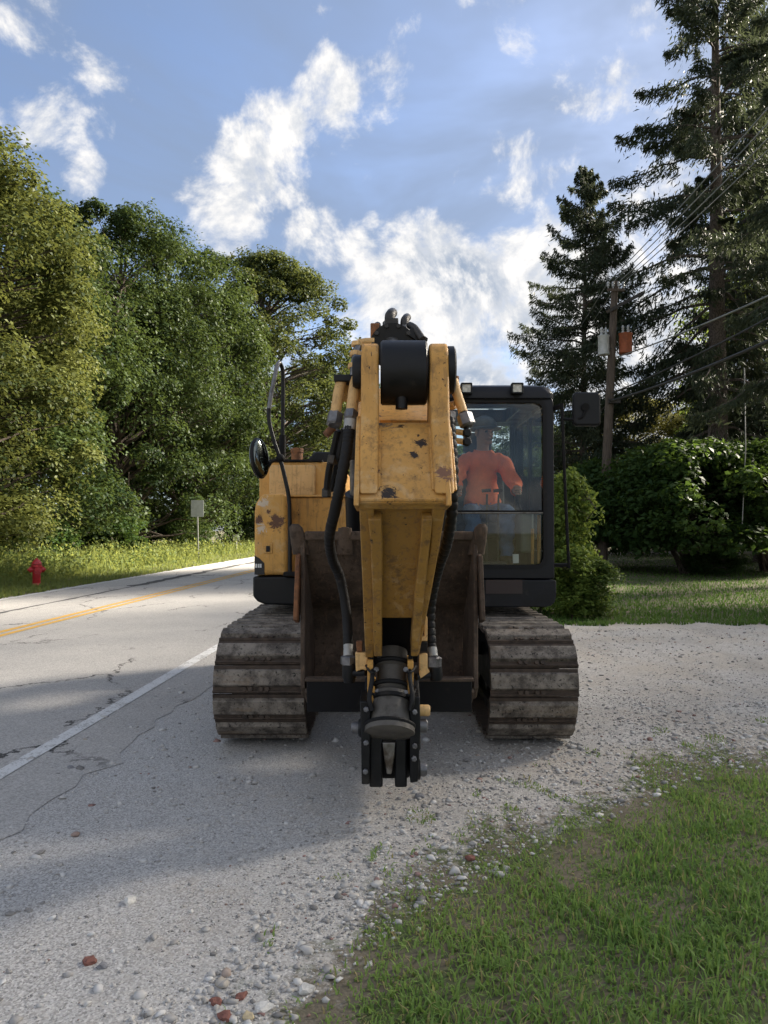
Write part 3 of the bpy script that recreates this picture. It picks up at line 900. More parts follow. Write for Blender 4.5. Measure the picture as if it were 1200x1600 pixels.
# spruces
def make_spruce(seed, H, R, z0, nb, leaf=.20, bare=0.0, tr=.3, droop=.35, sprigs=26):
    rr = np.random.default_rng(seed)
    C, Nn, A, S, T = [], [], [], [], []
    mb = MB()
    bend = rr.normal(size=2) * .15
    def axis(z):
        s = z / H
        return np.array([bend[0] * s * s, bend[1] * s * s, z])
    mb.tube([axis(H * i / 9) for i in range(10)], [tr * 1.25] + [tr * (1 - i / 9.2) for i in range(1, 10)], 10)
    for k in range(nb):
        s = (k + rr.uniform(0, 1)) / nb
        z = z0 + (H - z0) * s ** .92
        L = R * (1 - s) ** .78 * rr.uniform(.7, 1.15) + .25
        if rr.uniform() < bare * (1 - s):
            L *= rr.uniform(.25, .6)
        a = rr.uniform(0, 2 * pi)
        d = np.array([cos(a), sin(a), 0]); base = axis(z)
        n = 9
        tt = np.linspace(0, 1, n)
        rise = .10 + .45 * s
        pts_ = base + d * (tt * L)[:, None] + np.array([0, 0, 1.0]) * (L * (rise * tt - droop * (1 - .6 * s) * tt ** 1.6 * 1.3 + .22 * tt ** 4))[:, None]
        pts_[1:] += rr.normal(size=(n - 1, 3)) * .04
        mb.tube([tuple(p) for p in pts_], [(.016 + .011 * L) * (1 - .85 * q) for q in tt], 4, caps=False)
        m = int(sprigs * (4 + 10 * L / R * (R / 3.2)))
        q = rr.uniform(.10 if bare < .3 else .25, 1.0, m) ** .8
        base_p = np.stack([np.interp(q, tt, pts_[:, j]) for j in range(3)], -1)
        sd = np.cross(d, [0, 0, 1.0])
        side = rr.normal(size=m) * .20 * L * (1.15 - q) * .9
        hang = -abs(rr.normal(size=m)) * (.10 + .16 * rr.uniform(0, 1, m)) * (1 + .5 * droop) * min(1.0, .35 + L / R)
        pos = base_p + sd * side[:, None] + np.array([0, 0, 1.0]) * hang[:, None]
        ax = unit(d * rr.uniform(.1, .8, m)[:, None] + sd * np.sign(side)[:, None] * rr.uniform(0, .6, m)[:, None] - np.array([0, 0, 1.0]) * rr.uniform(.2, 1.1, m)[:, None] + rr.normal(size=(m, 3)) * .25)
        C.append(pos); A.append(ax); Nn.append(unit(np.cross(ax, rr.normal(size=(m, 3))))); S.append(leaf * rr.uniform(.55, 1.4, m))
        T.append(np.clip(rr.uniform(0, .6) + rr.normal(size=m) * .2, 0, 1))
    A = np.concatenate(A)
    return leaf_quads(np.concatenate(C), np.concatenate(Nn), np.concatenate(S), rr, .22, A), np.concatenate(T), mb
S1 = Kind(*make_spruce(201, 17.4, 4.7, 1.6, 205, .20, .15, .24, .36, 34), NEEDLE, SBARK, 'spruce_tree')
S1.place((8.7, 33, 0), .5, 1.0, 'pointed dark spruce behind the utility pole', 'tree', 'spruces right of the driveway')
S2 = Kind(*make_spruce(202, 30, 5.8, 5.0, 165, .24, .42, .46, .62, 44), NEEDLE, SBARK, 'spruce_tree')
S2.place((13.3, 30, 0), 1.1, 1.0, 'very tall spruce with bare grey trunk and drooping sparse branches', 'tree', 'spruces right of the driveway')
S1.place((17.2, 34.5, 0), 2.6, (1.15, 1.15, 1.55), 'tall dense spruce at the right edge behind the bare-trunked one', 'tree', 'spruces right of the driveway')
S2.place((13.9, 21.5, 0), 3.4, (.85, .85, .9), 'tall spruce cut off by the right edge of the photo', 'tree', 'spruces right of the driveway')
# golden back-lit tree and hedge behind the lawn
BACK = 'broadleaf trees behind the lawn'
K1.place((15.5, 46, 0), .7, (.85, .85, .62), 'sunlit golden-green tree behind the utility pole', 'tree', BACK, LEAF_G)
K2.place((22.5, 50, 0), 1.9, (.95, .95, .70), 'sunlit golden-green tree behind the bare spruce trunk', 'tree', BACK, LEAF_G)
K2.place((11.0, 58, 0), 2.5, (.9, .9, .60), 'green tree low behind the pointed spruce', 'tree', BACK)
K1.place((6.8, 62, 0), 3.2, (.9, .9, .55), 'green tree seen between cab and pointed spruce', 'tree', BACK)
K2.place((29, 48, 0), 4.9, (1.0, 1.0, .9), 'green tree at far right behind the dark shrubs', 'tree', BACK)
# big shrubs on the lawn
for (x, y, rz, lab) in ((34, 42, 1.0, 'leafy tree beyond the right edge past the dark shrubs'), (43, 52, 2.0, 'leafy tree far beyond the right edge'), (33, 60, 3.0, 'leafy tree far behind the golden-green trees'), (47, 36, 4.0, 'leafy tree farthest out beyond the right edge')):
    K1.place((x, y, 0), rz, (1.1, 1.1, .8), lab, 'tree', BACK)
K7 = Kind(*make_crown(107, 3.0, 1.75, .75, 120, 230, .12, (.30, .62), .45, .4, .7, .05), LEAF_D, BARK, 'shrub')
for k_ in range(9):
    a_ = k_ * 2.4
    limb_mesh(K7.mb, (.08 * cos(a_), .08 * sin(a_), 0), (.9 * cos(a_ * 1.3), .9 * sin(a_ * 1.3), 1.5 + .1 * (k_ % 3)), .035, .012, .1, np.random.default_rng(k_), 6)
K7.place((10.2, 25.6, 0), .3, (1.6, 1.5, 1.42), 'dark green shrub with bare stems left of the bare spruce trunk', 'shrub', 'big dark shrubs on the lawn', None, ('stem', 'foliage'))
K7.place((7.9, 28.4, 0), 2.3, (1.05, 1.1, 1.30), 'dark green shrub in front of the utility pole', 'shrub', 'big dark shrubs on the lawn', None, ('stem', 'foliage'))
K7.place((13.6, 27.0, 0), 4.0, (1.45, 1.5, 1.48), 'dark green shrub at the right edge hiding the spruce foot', 'shrub', 'big dark shrubs on the lawn', None, ('stem', 'foliage'))
K4.place((11.2, 25.8, 0), 1.0, (.9, .6, .26), 'low dark bush under the big shrubs', 'shrub', 'big dark shrubs on the lawn', None, ('stem', 'foliage'))
# light shrub right behind the cab
K5 = Kind(*make_crown(105, 2.4, .44, .10, 90, 80, .085, (.14, .30), .5, .2, .9, .02), LEAF_L, BARK, 'shrub')
K5.place((3.25, 13.3, 0), .2, (.95, .95, 1.05), 'light green sapling shrub close beside the cab', 'shrub', 'light shrubs by the cab', None, ('stem', 'foliage'))
K5.place((3.55, 12.75, 0), 2.2, (.75, .75, .42), 'low light green bush at the lawn corner beside the track', 'shrub', 'light shrubs by the cab', LEAF_A2, ('stem', 'foliage'))
K5.place((3.15, 12.7, 0), 5.2, (.8, .8, .5), 'low light green bush left of the lawn corner bush', 'shrub', 'light shrubs by the cab', None, ('stem', 'foliage'))
K5.place((2.80, 13.6, 0), 4.2, (1.2, 1.0, .75), 'light green bush half hidden by the cab', 'shrub', 'light shrubs by the cab', None, ('stem', 'foliage'))
# trees right of the frame that keep the sun off the machine
K6 = Kind(*make_crown(106, 16, 5.2, 3.0, 110, 50, .30, (1.2, 2.4), .58, .2), LEAF_A, BARK, 'broadleaf_tree')
K2.place((22.0, 38, 0), 5.5, (1.0, 1.0, 1.3), 'leafy tree whose boughs reach in at the right edge', 'tree', BACK, LEAF_L)
for i, (x, y, sc) in enumerate([(15.5, 13.5, (1.0, 1.0, 1.05)), (18, 6.5, (1.1, 1.1, 1.05)), (21.5, 19, (1.0, 1.0, 1.2)), (25.5, 12, (1.15, 1.15, 1.2))]):
    K6.place((x, y, 0), i * 1.1, sc, 'airy leafy tree right of the photo beside the driveway', 'tree', 'trees beyond the right edge')

# ------------------------------------------------------------------ roadside things
def P3(px, py, Y):
    return tuple(P(px, py, Y))
# fire hydrant
hx, hy = G(57, 917).x, G(57, 917).y
h = thing('fire_hydrant', 'red fire hydrant in the grass across the road', 'hydrant', (hx, hy, 0)); h['org'] = (0, 0, 0)
MB().lathe((0, 0, 0), (0, 0, 1), [(0, .15), (.03, .15), (.03, .11), (.10, .105), (.10, .0)]).build('base_flange', REDBASE, h, (0, 0, 0))
MB().lathe((0, 0, .08), (0, 0, .58), [(0, .085), (.05, .10), (.8, .10), (.86, .135), (.98, .135), (1, .0)]).build('barrel', RED, h, (0, 0, 0))
MB().lathe((0, 0, .58), (0, 0, .74), [(0, .125), (.15, .125), (.45, .10), (.75, .06), (.76, .03), (1, .03)]).build('bonnet', RED, h, (0, 0, 0))
for sx in (-1, 1):
    MB().lathe((0, 0, .44), (sx * .19, 0, .44), [(0, .055), (.6, .055), (.6, .07), (.95, .07), (.95, .03), (1.15, .03)], 14).build('nozzle_cap', RED, h, (0, 0, 0))
MB().lathe((0, 0, .42), (.03, -.2, .42), [(0, .07), (.55, .07), (.55, .09), (.9, .09), (.9, .035), (1.1, .035)], 16).build('pumper_cap', RED, h, (0, 0, 0))
h.scale = (1.0, 1.0, 1.02); h.rotation_euler = (0, 0, .5)
# road sign seen from behind
sx_, sy_ = G(310, 874).x, G(310, 874).y
sg = thing('road_sign', 'grey back of a rectangular road sign on a thin post', 'sign', (sx_, sy_, 0))
MB().box((0, 0, 1.45), (.06, .04, 2.9)).build('post', GALV, sg, (0, 0, 0)).rotation_euler = (0, radians(-1.6), 0)
MB().prism_y(rrect(-.38, .26, 2.15, 3.0, .04), -.045, -.03).build('panel', ALU, sg, (0, 0, 0))
mk = thing('marker_post', 'tiny white roadside marker far along the verge', 'sign', (G(369, 862).x, G(369, 862).y, 0))
MB().box((0, 0, .45), (.09, .09, .9)).build('post', GALV, mk, (0, 0, 0))
MB().prism_y(rrect(-.22, .22, .75, 1.2, .03), -.08, -.05).build('panel', WHITE, mk, (0, 0, 0))
# utility pole with two transformer cans
pb = G(940, 893)
up_ = thing('utility_pole', 'leaning wooden utility pole with two transformer cans', 'pole', (pb.x, pb.y, 0))
pt_ = P(961, 440, pb.y) - Vector((pb.x, pb.y, 0))
def onpole(z):
    return Vector((pt_.x * z / pt_.z, 0, z))
MB().tube([(0, 0, 0), tuple(onpole(5)), tuple(pt_)], [.19, .16, .12], 14).build('pole', POLE, up_, (0, 0, 0))
def can(name, px, m, z, hgt, rad, lab):
    c_ = P(px, 540, pb.y) - Vector((pb.x, pb.y, 0))
    o = MB().lathe((c_.x, -.1, z), (c_.x, -.1, z + hgt), [(0, rad * .9), (.03, rad), (.9, rad), (.93, rad * 1.08), (.97, rad * 1.08), (1, rad * .5)], 22).build(name, m, up_, (0, 0, 0))
    o['label'] = lab
    for k in (-1, 1):
        MB().lathe((c_.x + k * rad * .4, -.1, z + hgt), (c_.x + k * rad * .4, -.1, z + hgt + .28), [(0, .05), (.2, .05), (.25, .03), (.5, .055), (.55, .03), (.8, .05), (1, .02)], 10).build('bushing', GREYCAN, o, (0, 0, 0))
    MB().bb(min(c_.x, onpole(z).x), max(c_.x, onpole(z).x), -.13, -.07, z + hgt * .3, z + hgt * .36).build('bracket', DKST, o, (0, 0, 0))
zc = P(960, 556, pb.y).z
can('transformer', 942, GREYCAN, zc, .72, .20, 'pale grey transformer can')
can('transformer', 976, ORANGE_T, zc + .05, .75, .23, 'rusty orange transformer can')
zt = pt_.z
MB().box(tuple(onpole(zt - .7) + Vector((.35, -.16, -.1))), (1.5, .10, .11), Matrix.Rotation(radians(-28), 3, 'Y')).build('brace', DKST, up_, (0, 0, 0))
MB().box(tuple(onpole(zt - .35) + Vector((0, -.15, 0))), (.62, .08, .09)).build('crossarm', POLE, up_, (0, 0, 0))
for k in (-.28, -.1, .1, .28):
    MB().lathe(tuple(onpole(zt - .29) + Vector((k, -.15, 0))), tuple(onpole(zt - .29) + Vector((k, -.15, .24))), [(0, .02), (.3, .02), (.3, .055), (.6, .04), (.65, .06), (1, .03)], 10).build('insulator', GREYCAN, up_, (0, 0, 0))
MB().box(tuple(onpole(P(950, 628, pb.y).z) + Vector((.12, -.18, 0))), (.42, .14, .16)).build('cable_clamp', DKST, up_, (0, 0, 0))
POLEB = Vector((pb.x, pb.y, 0))
def wire(name, a, b, sag, rad, m, label, grp):
    a, b = Vector(a), Vector(b); pts_ = []
    for i in range(31):
        s = i / 30
        pts_.append(a.lerp(b, s) - Vector((0, 0, sag * 4 * s * (1 - s))))
    o = MB().tube(pts_, rad, 6).build(name, m, None, a)
    return tag(o, label, 'wire', grp)
WG = 'overhead wires'
near = Vector((6.2, -14, 0))
for k, (ox, lab) in enumerate(((-.28, 'bare overhead wire leftmost on the crossarm, running towards the right foreground'), (-.1, 'bare overhead wire second from left on the crossarm, towards the right foreground'),
                               (.1, 'bare overhead wire third from left on the crossarm, towards the right foreground'), (.28, 'bare overhead wire rightmost on the crossarm, towards the right foreground'))):
    a = POLEB + onpole(zt - .05) + Vector((ox, -.15, 0))
    wire('power_wire', a, near + Vector((ox * 3.5 + .3, 0, zt - .3 + ox)), .9, .016, WIREB, lab, WG)
    if k in (0, 2):
        wire('power_wire', a, Vector((10.0 + ox, 75, zt - 1.0)), 1.0, .014, WIREB, 'overhead wire from the crossarm down past the pointed spruce, ' + ('left' if k == 0 else 'right') + ' one of two', WG)
tz = P(950, 628, pb.y).z
a = POLEB + onpole(tz) + Vector((0, -.27, 0))
wire('telephone_cable', a, near + Vector((.3, 0, tz - .1)), 1.0, .038, WIREM, 'thick black telephone cable, lowest line from pole to right edge', WG)
wire('telephone_cable', a + Vector((0, 0, .28)), near + Vector((.3, 0, tz + .35)), .85, .022, WIREM, 'thin black cable just above the thick telephone cable', WG)
wire('telephone_cable', a, Vector((9.8, 75, tz - .8)), .8, .035, WIREM, 'black telephone cable running on behind the cab mirror', WG)
wire('service_wire', POLEB + onpole(zc - .1) + Vector((.1, -.2, 0)), near + Vector((2.2, 0, zc - 1.4)), 1.0, .022, WIREB, 'grey service wire from below the transformer cans to right edge', WG)
gw = P(1163, 575, 24)
tag(MB().tube([tuple(gw), tuple(P(1165, 700, 24)), tuple(P(1159, 835, 24))], .017, 6).build('hanging_rope', WIREB, None, tuple(gw)), 'thin pale rope hanging down in front of the dark shrubs', 'rope')

# ------------------------------------------------------------------ the excavator
EX = thing('excavator', 'yellow tracked excavator with black cab, facing the camera on the gravel', 'excavator', (.08, 6.85, 0))
EX['org'] = (.08, 6.85, 0)
EORG = Vector((.08, 6.85, 0))
def B(mb, name, m, parent=EX, bevel=0, label=None, **kw):
    o = mb.build(name, m, parent, EORG, bevel, **kw)
    if label: o['label'] = label
    return o

# --- tracks
TZ, TR, TF, TB = .415, .355, 5.40, 8.35
def track_path(s):
    """point and outward angle at arc length s on the stadium; s = 0 at the front of the top run, moving backwards"""
    Ls = TB - TF
    per = 2 * Ls + 2 * pi * TR
    s %= per
    if s < Ls: return TF + s, TZ + TR, pi / 2
    s -= Ls
    if s < pi * TR:
        a = pi / 2 - s / TR
        return TB + TR * cos(a), TZ + TR * sin(a), a
    s -= pi * TR
    if s < Ls: return TB - s, TZ - TR, -pi / 2
    s -= Ls
    a = -pi / 2 - s / TR
    return TF + TR * cos(a), TZ + TR * sin(a), a
PER = 2 * (TB - TF) + 2 * pi * TR
NSH = 44
def shoe_mesh(wd):
    mb = MB()
    pitch = PER / NSH
    hw = wd / 2
    # plate, then the broad worn pad with bevelled flanks, a thin lip on each edge, bolt heads in the low strip
    mb.bb(-hw, hw, -pitch * .49, pitch * .49, -.012, .006)
    lo = pitch * .05
    prof = [(-.058 + lo, .006), (-.050 + lo, .030), (-.044 + lo, .034), (.044 + lo, .034), (.050 + lo, .030), (.058 + lo, .006)]
    mb.prism_x(prof, -hw + .004, hw - .004)
    mb.prism_x([(-pitch * .47, .006), (-pitch * .45, .017), (-pitch * .40, .017), (-pitch * .38, .006)], -hw, hw)
    for sx in (-1, 1):
        for q in (.035, .075):
            mb.cyl((sx * q * 1.0 - .02, -pitch * .345, .004), (sx * q - .02, -pitch * .345, .026), .016, None, 6)
    me_o = mb.build('shoe', SHOED, None, (0, 0, 0), smooth=True, angle=30)
    me = me_o.data
    me.materials.append(SHOEM)
    for p_ in me.polygons:
        if p_.center.z > .012 and abs(p_.center.y - lo) < .07:
            p_.material_index = 1
    bpy.data.objects.remove(me_o)
    return me
tracks = []
for (x0, x1, lab) in ((-1.135, -.525, 'track under the engine side'), (.705, 1.292, 'track under the cab')):
    wd = x1 - x0; xc = (x0 + x1) / 2
    band = MB()
    n = 96
    outer, inner = [], []
    for i in range(n):
        y, z, a = track_path(i * PER / n)
        outer.append((y + cos(a) * -.012, z + sin(a) * -.012)); inner.append((y - cos(a) * .085, z - sin(a) * .085))
    band.ring_x(outer, inner, xc - wd * .30, xc + wd * .30)
    tr_ = B(band, 'track', DKST, label=lab)
    # side frame, idler, sprocket, rollers
    fr_ = MB().prism_x([(TF + .12, TZ - .12), (TF + .25, TZ - .19), (TB - .25, TZ - .19), (TB - .12, TZ - .10), (TB - .2, TZ + .12), (TF + .2, TZ + .12)], xc - .16, xc + .16)
    B(fr_, 'side_frame', BLK_M, tr_, .01)
    for yy, nm in ((TF, 'idler'), (TB, 'sprocket')):
        w_ = MB().lathe((xc - .11, yy, TZ), (xc + .11, yy, TZ), [(0, .06), (0, .24), (.12, .262), (.2, .262), (.3, .2), (.7, .2), (.8, .262), (.88, .262), (1, .24), (1, .06)], 36)
        B(w_, nm, DKST, tr_)
    for q in range(5):
        yy = TF + .5 + q * (TB - TF - 1.0) / 4
        B(MB().lathe((xc - .14, yy, TZ - .19), (xc + .14, yy, TZ - .19), [(0, .03), (0, .085), (.3, .085), (.35, .07), (.65, .07), (.7, .085), (1, .085), (1, .03)], 18), 'roller', DKST, tr_)
    sm = shoe_mesh(wd)
    rs = np.random.default_rng(int(abs(x0) * 100))
    for k in range(NSH):
        y, z, a = track_path((k + (.42 if x0 < 0 else .30)) * PER / NSH)
        o = bpy.data.objects.new('shoe', sm); COL.objects.link(o); o.parent = tr_
        o.location = Vector((xc, y, z)) - EORG
        # local z outward, local y along the direction of travel of the parameter
        zx = Vector((0, cos(a), sin(a))); yx = Vector((0, sin(a), -cos(a)))
        m3 = Matrix((Vector((1, 0, 0)), -yx, zx)).transposed()
        if m3.determinant() < 0:
            m3 = Matrix((Vector((1, 0, 0)), yx, zx)).transposed()
        o.rotation_euler = m3.to_euler()
        o.location.x += rs.normal() * .004
        o.rotation_euler.z += rs.normal() * .004
    tracks.append(tr_)
cf = MB().prism_x([(6.05, .46), (6.25, .42), (7.9, .42), (8.0, .5), (7.8, .74), (6.25, .74)], -.40, .58)
B(cf, 'undercarriage_frame', BLK_M, EX, .02)
for sx in (-1, 1):
    B(MB().bb(.08 + sx * .44, .08 + sx * .86, 6.5, 6.75, .42, .66).bb(.08 + sx * .44, .08 + sx * .86, 7.3, 7.55, .42, .66), 'undercarriage_arm', BLK_M, EX, .015)
B(MB().lathe((.08, 6.95, .73), (.08, 6.95, .90), [(0, .50), (.3, .50), (.3, .46), (1, .46)], 40), 'slewing_ring', DKST)

# --- upper structure: deck, engine side
B(MB().bb(-1.0, 1.30, 6.30, 8.6, .885, .985), 'deck', BLK_M, EX, .01)
cw = MB().loft([[(x * k + .12, y, z) for x, y in ((-1.16, 8.3), (-1.1, 8.75), (-.7, 9.05), (0, 9.15), (.7, 9.05), (1.1, 8.75), (1.16, 8.3))] for k, z in ((.96, .92), (1, 1.0), (1, 1.75), (.97, 1.82))])
B(cw, 'counterweight', YEL_C, EX, .03)
Yf = 6.05
k = Yf / F_PX
def XZ(px, py, Y):
    p = P(px, py, Y); return (p.x, p.z)
# skirt under the engine side
sk = [XZ(395, 901, Yf), XZ(395, 932, Yf), XZ(402, 940, Yf), XZ(414, 945, Yf), XZ(470, 946, Yf), XZ(560, 946, Yf), XZ(560, 901, Yf)]
B(MB().prism_y(sk, Yf, Yf + 1.6), 'side_skirt', BLK, EX, .015)
# rounded corner cabinet
prof = [XZ(397, 899, Yf), XZ(397, 800, Yf), XZ(399, 787, Yf), XZ(405, 777, Yf), XZ(412, 772, Yf), XZ(447, 771, Yf), XZ(449, 899, Yf)]
cab_l = B(MB().prism_y(prof, Yf + .004, Yf + 1.3), 'front_cabinet', YEL_D, EX, .028, seg=3)
B(MB().prism_y([XZ(412, 848, Yf), XZ(412, 865, Yf), XZ(426, 865, Yf), XZ(426, 848, Yf)], Yf - .004, Yf + .02), 'latch', YEL_C, cab_l, .004)
B(MB().prism_y([XZ(416, 853, Yf), XZ(416, 862, Yf), XZ(422, 862, Yf), XZ(422, 853, Yf)], Yf - .012, Yf + .0), 'latch_key', BLK, cab_l, .002)
B(MB().prism_y([XZ(397.6, 898, Yf), XZ(413, 898, Yf), XZ(413, 880, Yf), XZ(405, 872, Yf), XZ(397.6, 868, Yf)], Yf - .0015, Yf + .002), 'decal', DECAL, cab_l)
for (a, b2, c_) in ((399, 402, 884), (403.2, 405.6, 884), (406.4, 408.6, 884)):
    B(MB().prism_y([XZ(a, c_ + 3, Yf), XZ(b2, c_ + 3, Yf), XZ(b2, c_ - 3, Yf), XZ(a, c_ - 3, Yf)], Yf - .003, Yf - .0012), 'decal_letter', WHITE, cab_l)
# recessed panel beside the boom
Yr = 6.32
fc = B(MB().bb(XZ(447, 0, Yr)[0], XZ(566, 0, Yr)[0], Yr, Yr + 1.0, P(0, 899, Yr).z, P(0, 777, Yr).z), 'tool_box', YEL, EX, .012)
B(MB().bb(XZ(452, 0, Yr)[0], XZ(556, 0, Yr)[0], Yr - .02, Yr + .3, P(0, 777, Yr).z + .003, P(0, 774, Yr).z + .003), 'lid_edge', YEL_C, fc, .004)
# engine hood
Yh = 6.75
hood = B(MB().prism_y(rrect(XZ(408, 0, Yh)[0], XZ(536, 0, Yh)[0], P(0, 778, Yh).z, P(0, 722, Yh).z, (.01, .01, .05, .05)), Yh, 8.4), 'engine_hood', YEL_C, EX, .02)
B(MB().prism_y(rrect(XZ(424, 0, Yh)[0], XZ(495, 0, Yh)[0], P(0, 775, Yh).z, P(0, 727, Yh).z, .03), Yh - .03, Yh + .05), 'hood_panel', YEL_T, hood, .012)
B(MB().bb(XZ(420, 0, Yh)[0], XZ(505, 0, Yh)[0], Yh - .02, Yh + .6, P(0, 722, Yh).z + .004, P(0, 720, Yh).z + .01), 'hood_seal', BLK_M, hood)
ex_ = P(464, 720, 7.4)
exh = B(MB().lathe((ex_.x, 7.4, ex_.z - .1), (ex_.x, 7.4, P(0, 699, 7.4).z), [(0, .056), (.78, .056), (.78, .062), (.95, .062), (.96, .05), (.6, .045), (.6, .001)], 20), 'exhaust_pipe', RUSTPIPE)
cv = [XZ(480, 723, 7.0), XZ(482, 716, 7.0), XZ(492, 706, 7.0), XZ(522, 706, 7.0), XZ(530, 723, 7.0)]
B(MB().prism_y(cv, 7.0, 8.0), 'hood_cover', BLK, EX, .015)
B(MB().bb(XZ(556, 0, 6.5)[0], XZ(570, 0, 6.5)[0], 6.5, 7.4, .95, P(0, 735, 6.5).z), 'boom_foot_bracket', BLK_M, EX, .01)
B(MB().bb(.26, .36, 6.4, 7.4, .95, 1.95), 'boom_foot_bracket', BLK_M, EX, .01)
# handrail hoop with a mirror
Yl = 5.98
hr = curve_pts([P(453, 893, Yl), P(453, 840, Yl), P(452, 785, Yl), P(446, 750, Yl), P(438, 718, Yl), P(427, 685, Yl), P(420, 652, Yl), P(423, 620, Yl), P(429, 590, Yl), P(434, 569, Yl + .02), P(439, 570, Yl + .06), P(442, 586, Yl + .1), P(442, 640, Yl + .12), P(441, 712, Yl + .12)], 90)
rail = B(MB().tube(hr, .0165, 12), 'handrail', BLK)
B(MB().cyl(P(441.5, 680, Yl + .12), P(441, 715, Yl + .12), .028), 'rail_sleeve', BLK_M, rail)
B(MB().ball(P(438, 716, Yl), .036), 'rail_clamp', BLK_M, rail)
B(MB().tube(hr[44:66], .0175, 12), 'rail_grey_tube', NUT, rail)  # grey tube laid over the upper left of the hoop
B(MB().bb(P(443, 897, Yl).x, P(463, 897, Yl).x, Yl - .03, Yl + .12, P(0, 900, Yl).z, P(0, 894, Yl).z), 'rail_foot', BLK_M, rail, .004)
B(MB().tube(curve_pts([P(438, 718, Yl), P(424, 722, Yl), P(413, 742, Yl), P(406, 744, Yl)], 20), .012, 8), 'mirror_arm', BLK_M, rail)
mrot = Matrix.Rotation(radians(62), 3, 'Z') @ Matrix.Rotation(radians(-8), 3, 'X')
B(MB().ball(P(405, 716, Yl - .05), 1, (.105, .030, .165), 20, 12, mrot), 'mirror', BLK, rail)
B(MB().ball(P(405, 716, Yl - .05) + mrot @ Vector((0, .022, 0)), 1, (.095, .022, .152), 20, 12, mrot), 'mirror_glass', MIRROR, rail)
B(MB().ball(P(405, 716, Yl - .05) - mrot @ Vector((0, .022, 0)), 1, (.095, .022, .152), 20, 12, mrot), 'mirror_glass', MIRROR, rail)

# --- cab
CX0, CX1, CY0, CY1 = .42, 1.345, 6.0, 7.55
CZ0, CZ1 = P(0, 949, CY0).z, P(0, 606, CY0).z
GX0, GX1 = CX0 + .055, P(848, 0, CY0).x
GZ0, GZ1 = P(0, 886, CY0).z, P(0, 626, CY0).z
cabf = B(MB().ring_y(rrect(CX0, P(862, 0, CY0).x, P(0, 905, CY0).z, P(0, 612, CY0).z, (.02, .02, .10, .08), 8),
                     rrect(GX0, GX1, GZ0, GZ1, (.05, .07, .07, .05), 8), CY0, CY0 + .09), 'cab_frame', CABM, EX, .012)
B(MB().ring_y(rrect(GX0 - .012, GX1 + .012, GZ0 - .012, GZ1 + .012, (.055, .075, .075, .055), 8),
              rrect(GX0 + .016, GX1 - .016, GZ0 + .016, GZ1 - .016, (.045, .065, .065, .045), 8), CY0 - .008, CY0 + .02), 'windscreen_seal', RUB, cabf)
zmid = P(0, 800, CY0).z
B(MB().bb(GX0, GX1, CY0 + .012, CY0 + .05, zmid - .015, zmid + .014), 'windscreen_bar', BLK_M, cabf, .004)
B(MB().bb(GX0 + .01, GX1 - .01, CY0 + .004, CY0 + .012, zmid - .011, zmid - .002), 'bar_trim', STEEL, cabf)
B(MB().prism_y(rrect(GX0 + .002, GX1 - .002, zmid + .006, GZ1 - .002, (.004, .004, .066, .05)), CY0 + .026, CY0 + .031), 'windscreen', GLASS, cabf)
B(MB().prism_y(rrect(GX0 + .002, GX1 - .002, GZ0 + .002, zmid - .006, (.05, .066, .004, .004)), CY0 + .034, CY0 + .039), 'lower_windscreen', GLASS, cabf)
# lower black fascia with a rounded corner
fa = [XZ(690, 948, CY0), XZ(850, 948, CY0), XZ(860, 946, CY0), XZ(866, 940, CY0), XZ(868, 930, CY0), XZ(868, 908, CY0), XZ(866, 906, CY0), XZ(690, 906, CY0)]
fas = B(MB().prism_y(fa, CY0 - .03, CY0 + 1.5), 'lower_fascia', CABM, EX, .014)
B(MB().prism_y([XZ(758, 927, CY0), XZ(815, 927, CY0), XZ(815, 905.5, CY0), XZ(758, 905.5, CY0)], CY0 - .036, CY0 - .028), 'redaction_box', REDACTION, fas)  # brown box copying the blank-out over the brand mark
# right side: pillars, door glass, left side glass, rear window frame, roof and floor
RX = P(862, 0, CY0).x
for (x0, x1, nm) in ((RX - .055, RX - .005, 'door_frame'), (CX0 + .004, CX0 + .045, 'side_frame')):
    outer = rrect(CY0 + .092, CY1 - .004, GZ0 - .12, GZ1 + .09, .05)
    inner = rrect(CY0 + .16, CY1 - .10, GZ0 + .12, GZ1 - .03, .06)
    sf = B(MB().ring_x(outer, inner, x0, x1), nm, CABM, EX, .008)
    B(MB().bb(x0 + .008, x1 - .008, 6.78, 6.87, GZ0 + .1, GZ1), 'pillar', CABM, sf, .006)
    B(MB().bb((x0 + x1) / 2 - .003, (x0 + x1) / 2 + .003, CY0 + .15, CY1 - .09, GZ0 + .10, GZ1 - .01), 'side_glass', GLASS, sf)
rw = B(MB().ring_y(rrect(CX0 + .05, RX - .06, GZ0 - .1, GZ1 + .09, .06), rrect(CX0 + .14, P(793, 0, CY1).x, P(0, 746, CY1).z, P(0, 657, CY1).z, .05), CY1 - .06, CY1), 'rear_wall', CABM, EX, .008)
B(MB().bb(CX0 + .12, P(796, 0, CY1).x, CY1 - .034, CY1 - .028, P(0, 750, CY1).z, P(0, 654, CY1).z), 'rear_glass', GLASS, rw)
roof = [XZ(700, 622, CY0), XZ(864, 626, CY0), XZ(861, 614, CY0), XZ(853, 606, CY0), XZ(840, 603, CY0), XZ(724, 602, CY0), XZ(700, 605, CY0)]
rz0, rz1 = P(0, 624, CY0).z, P(0, 604, CY0).z
rfo = rrect(CX0 - .01, RX + .008, CY0 - .03, CY1 + .03, .09, 6); rfi = rrect(CX0 + .18, RX - .17, CY0 + .50, CY1 - .22, .06, 6)
def zr(pts2, z): return [(x, y, z) for x, y in pts2]
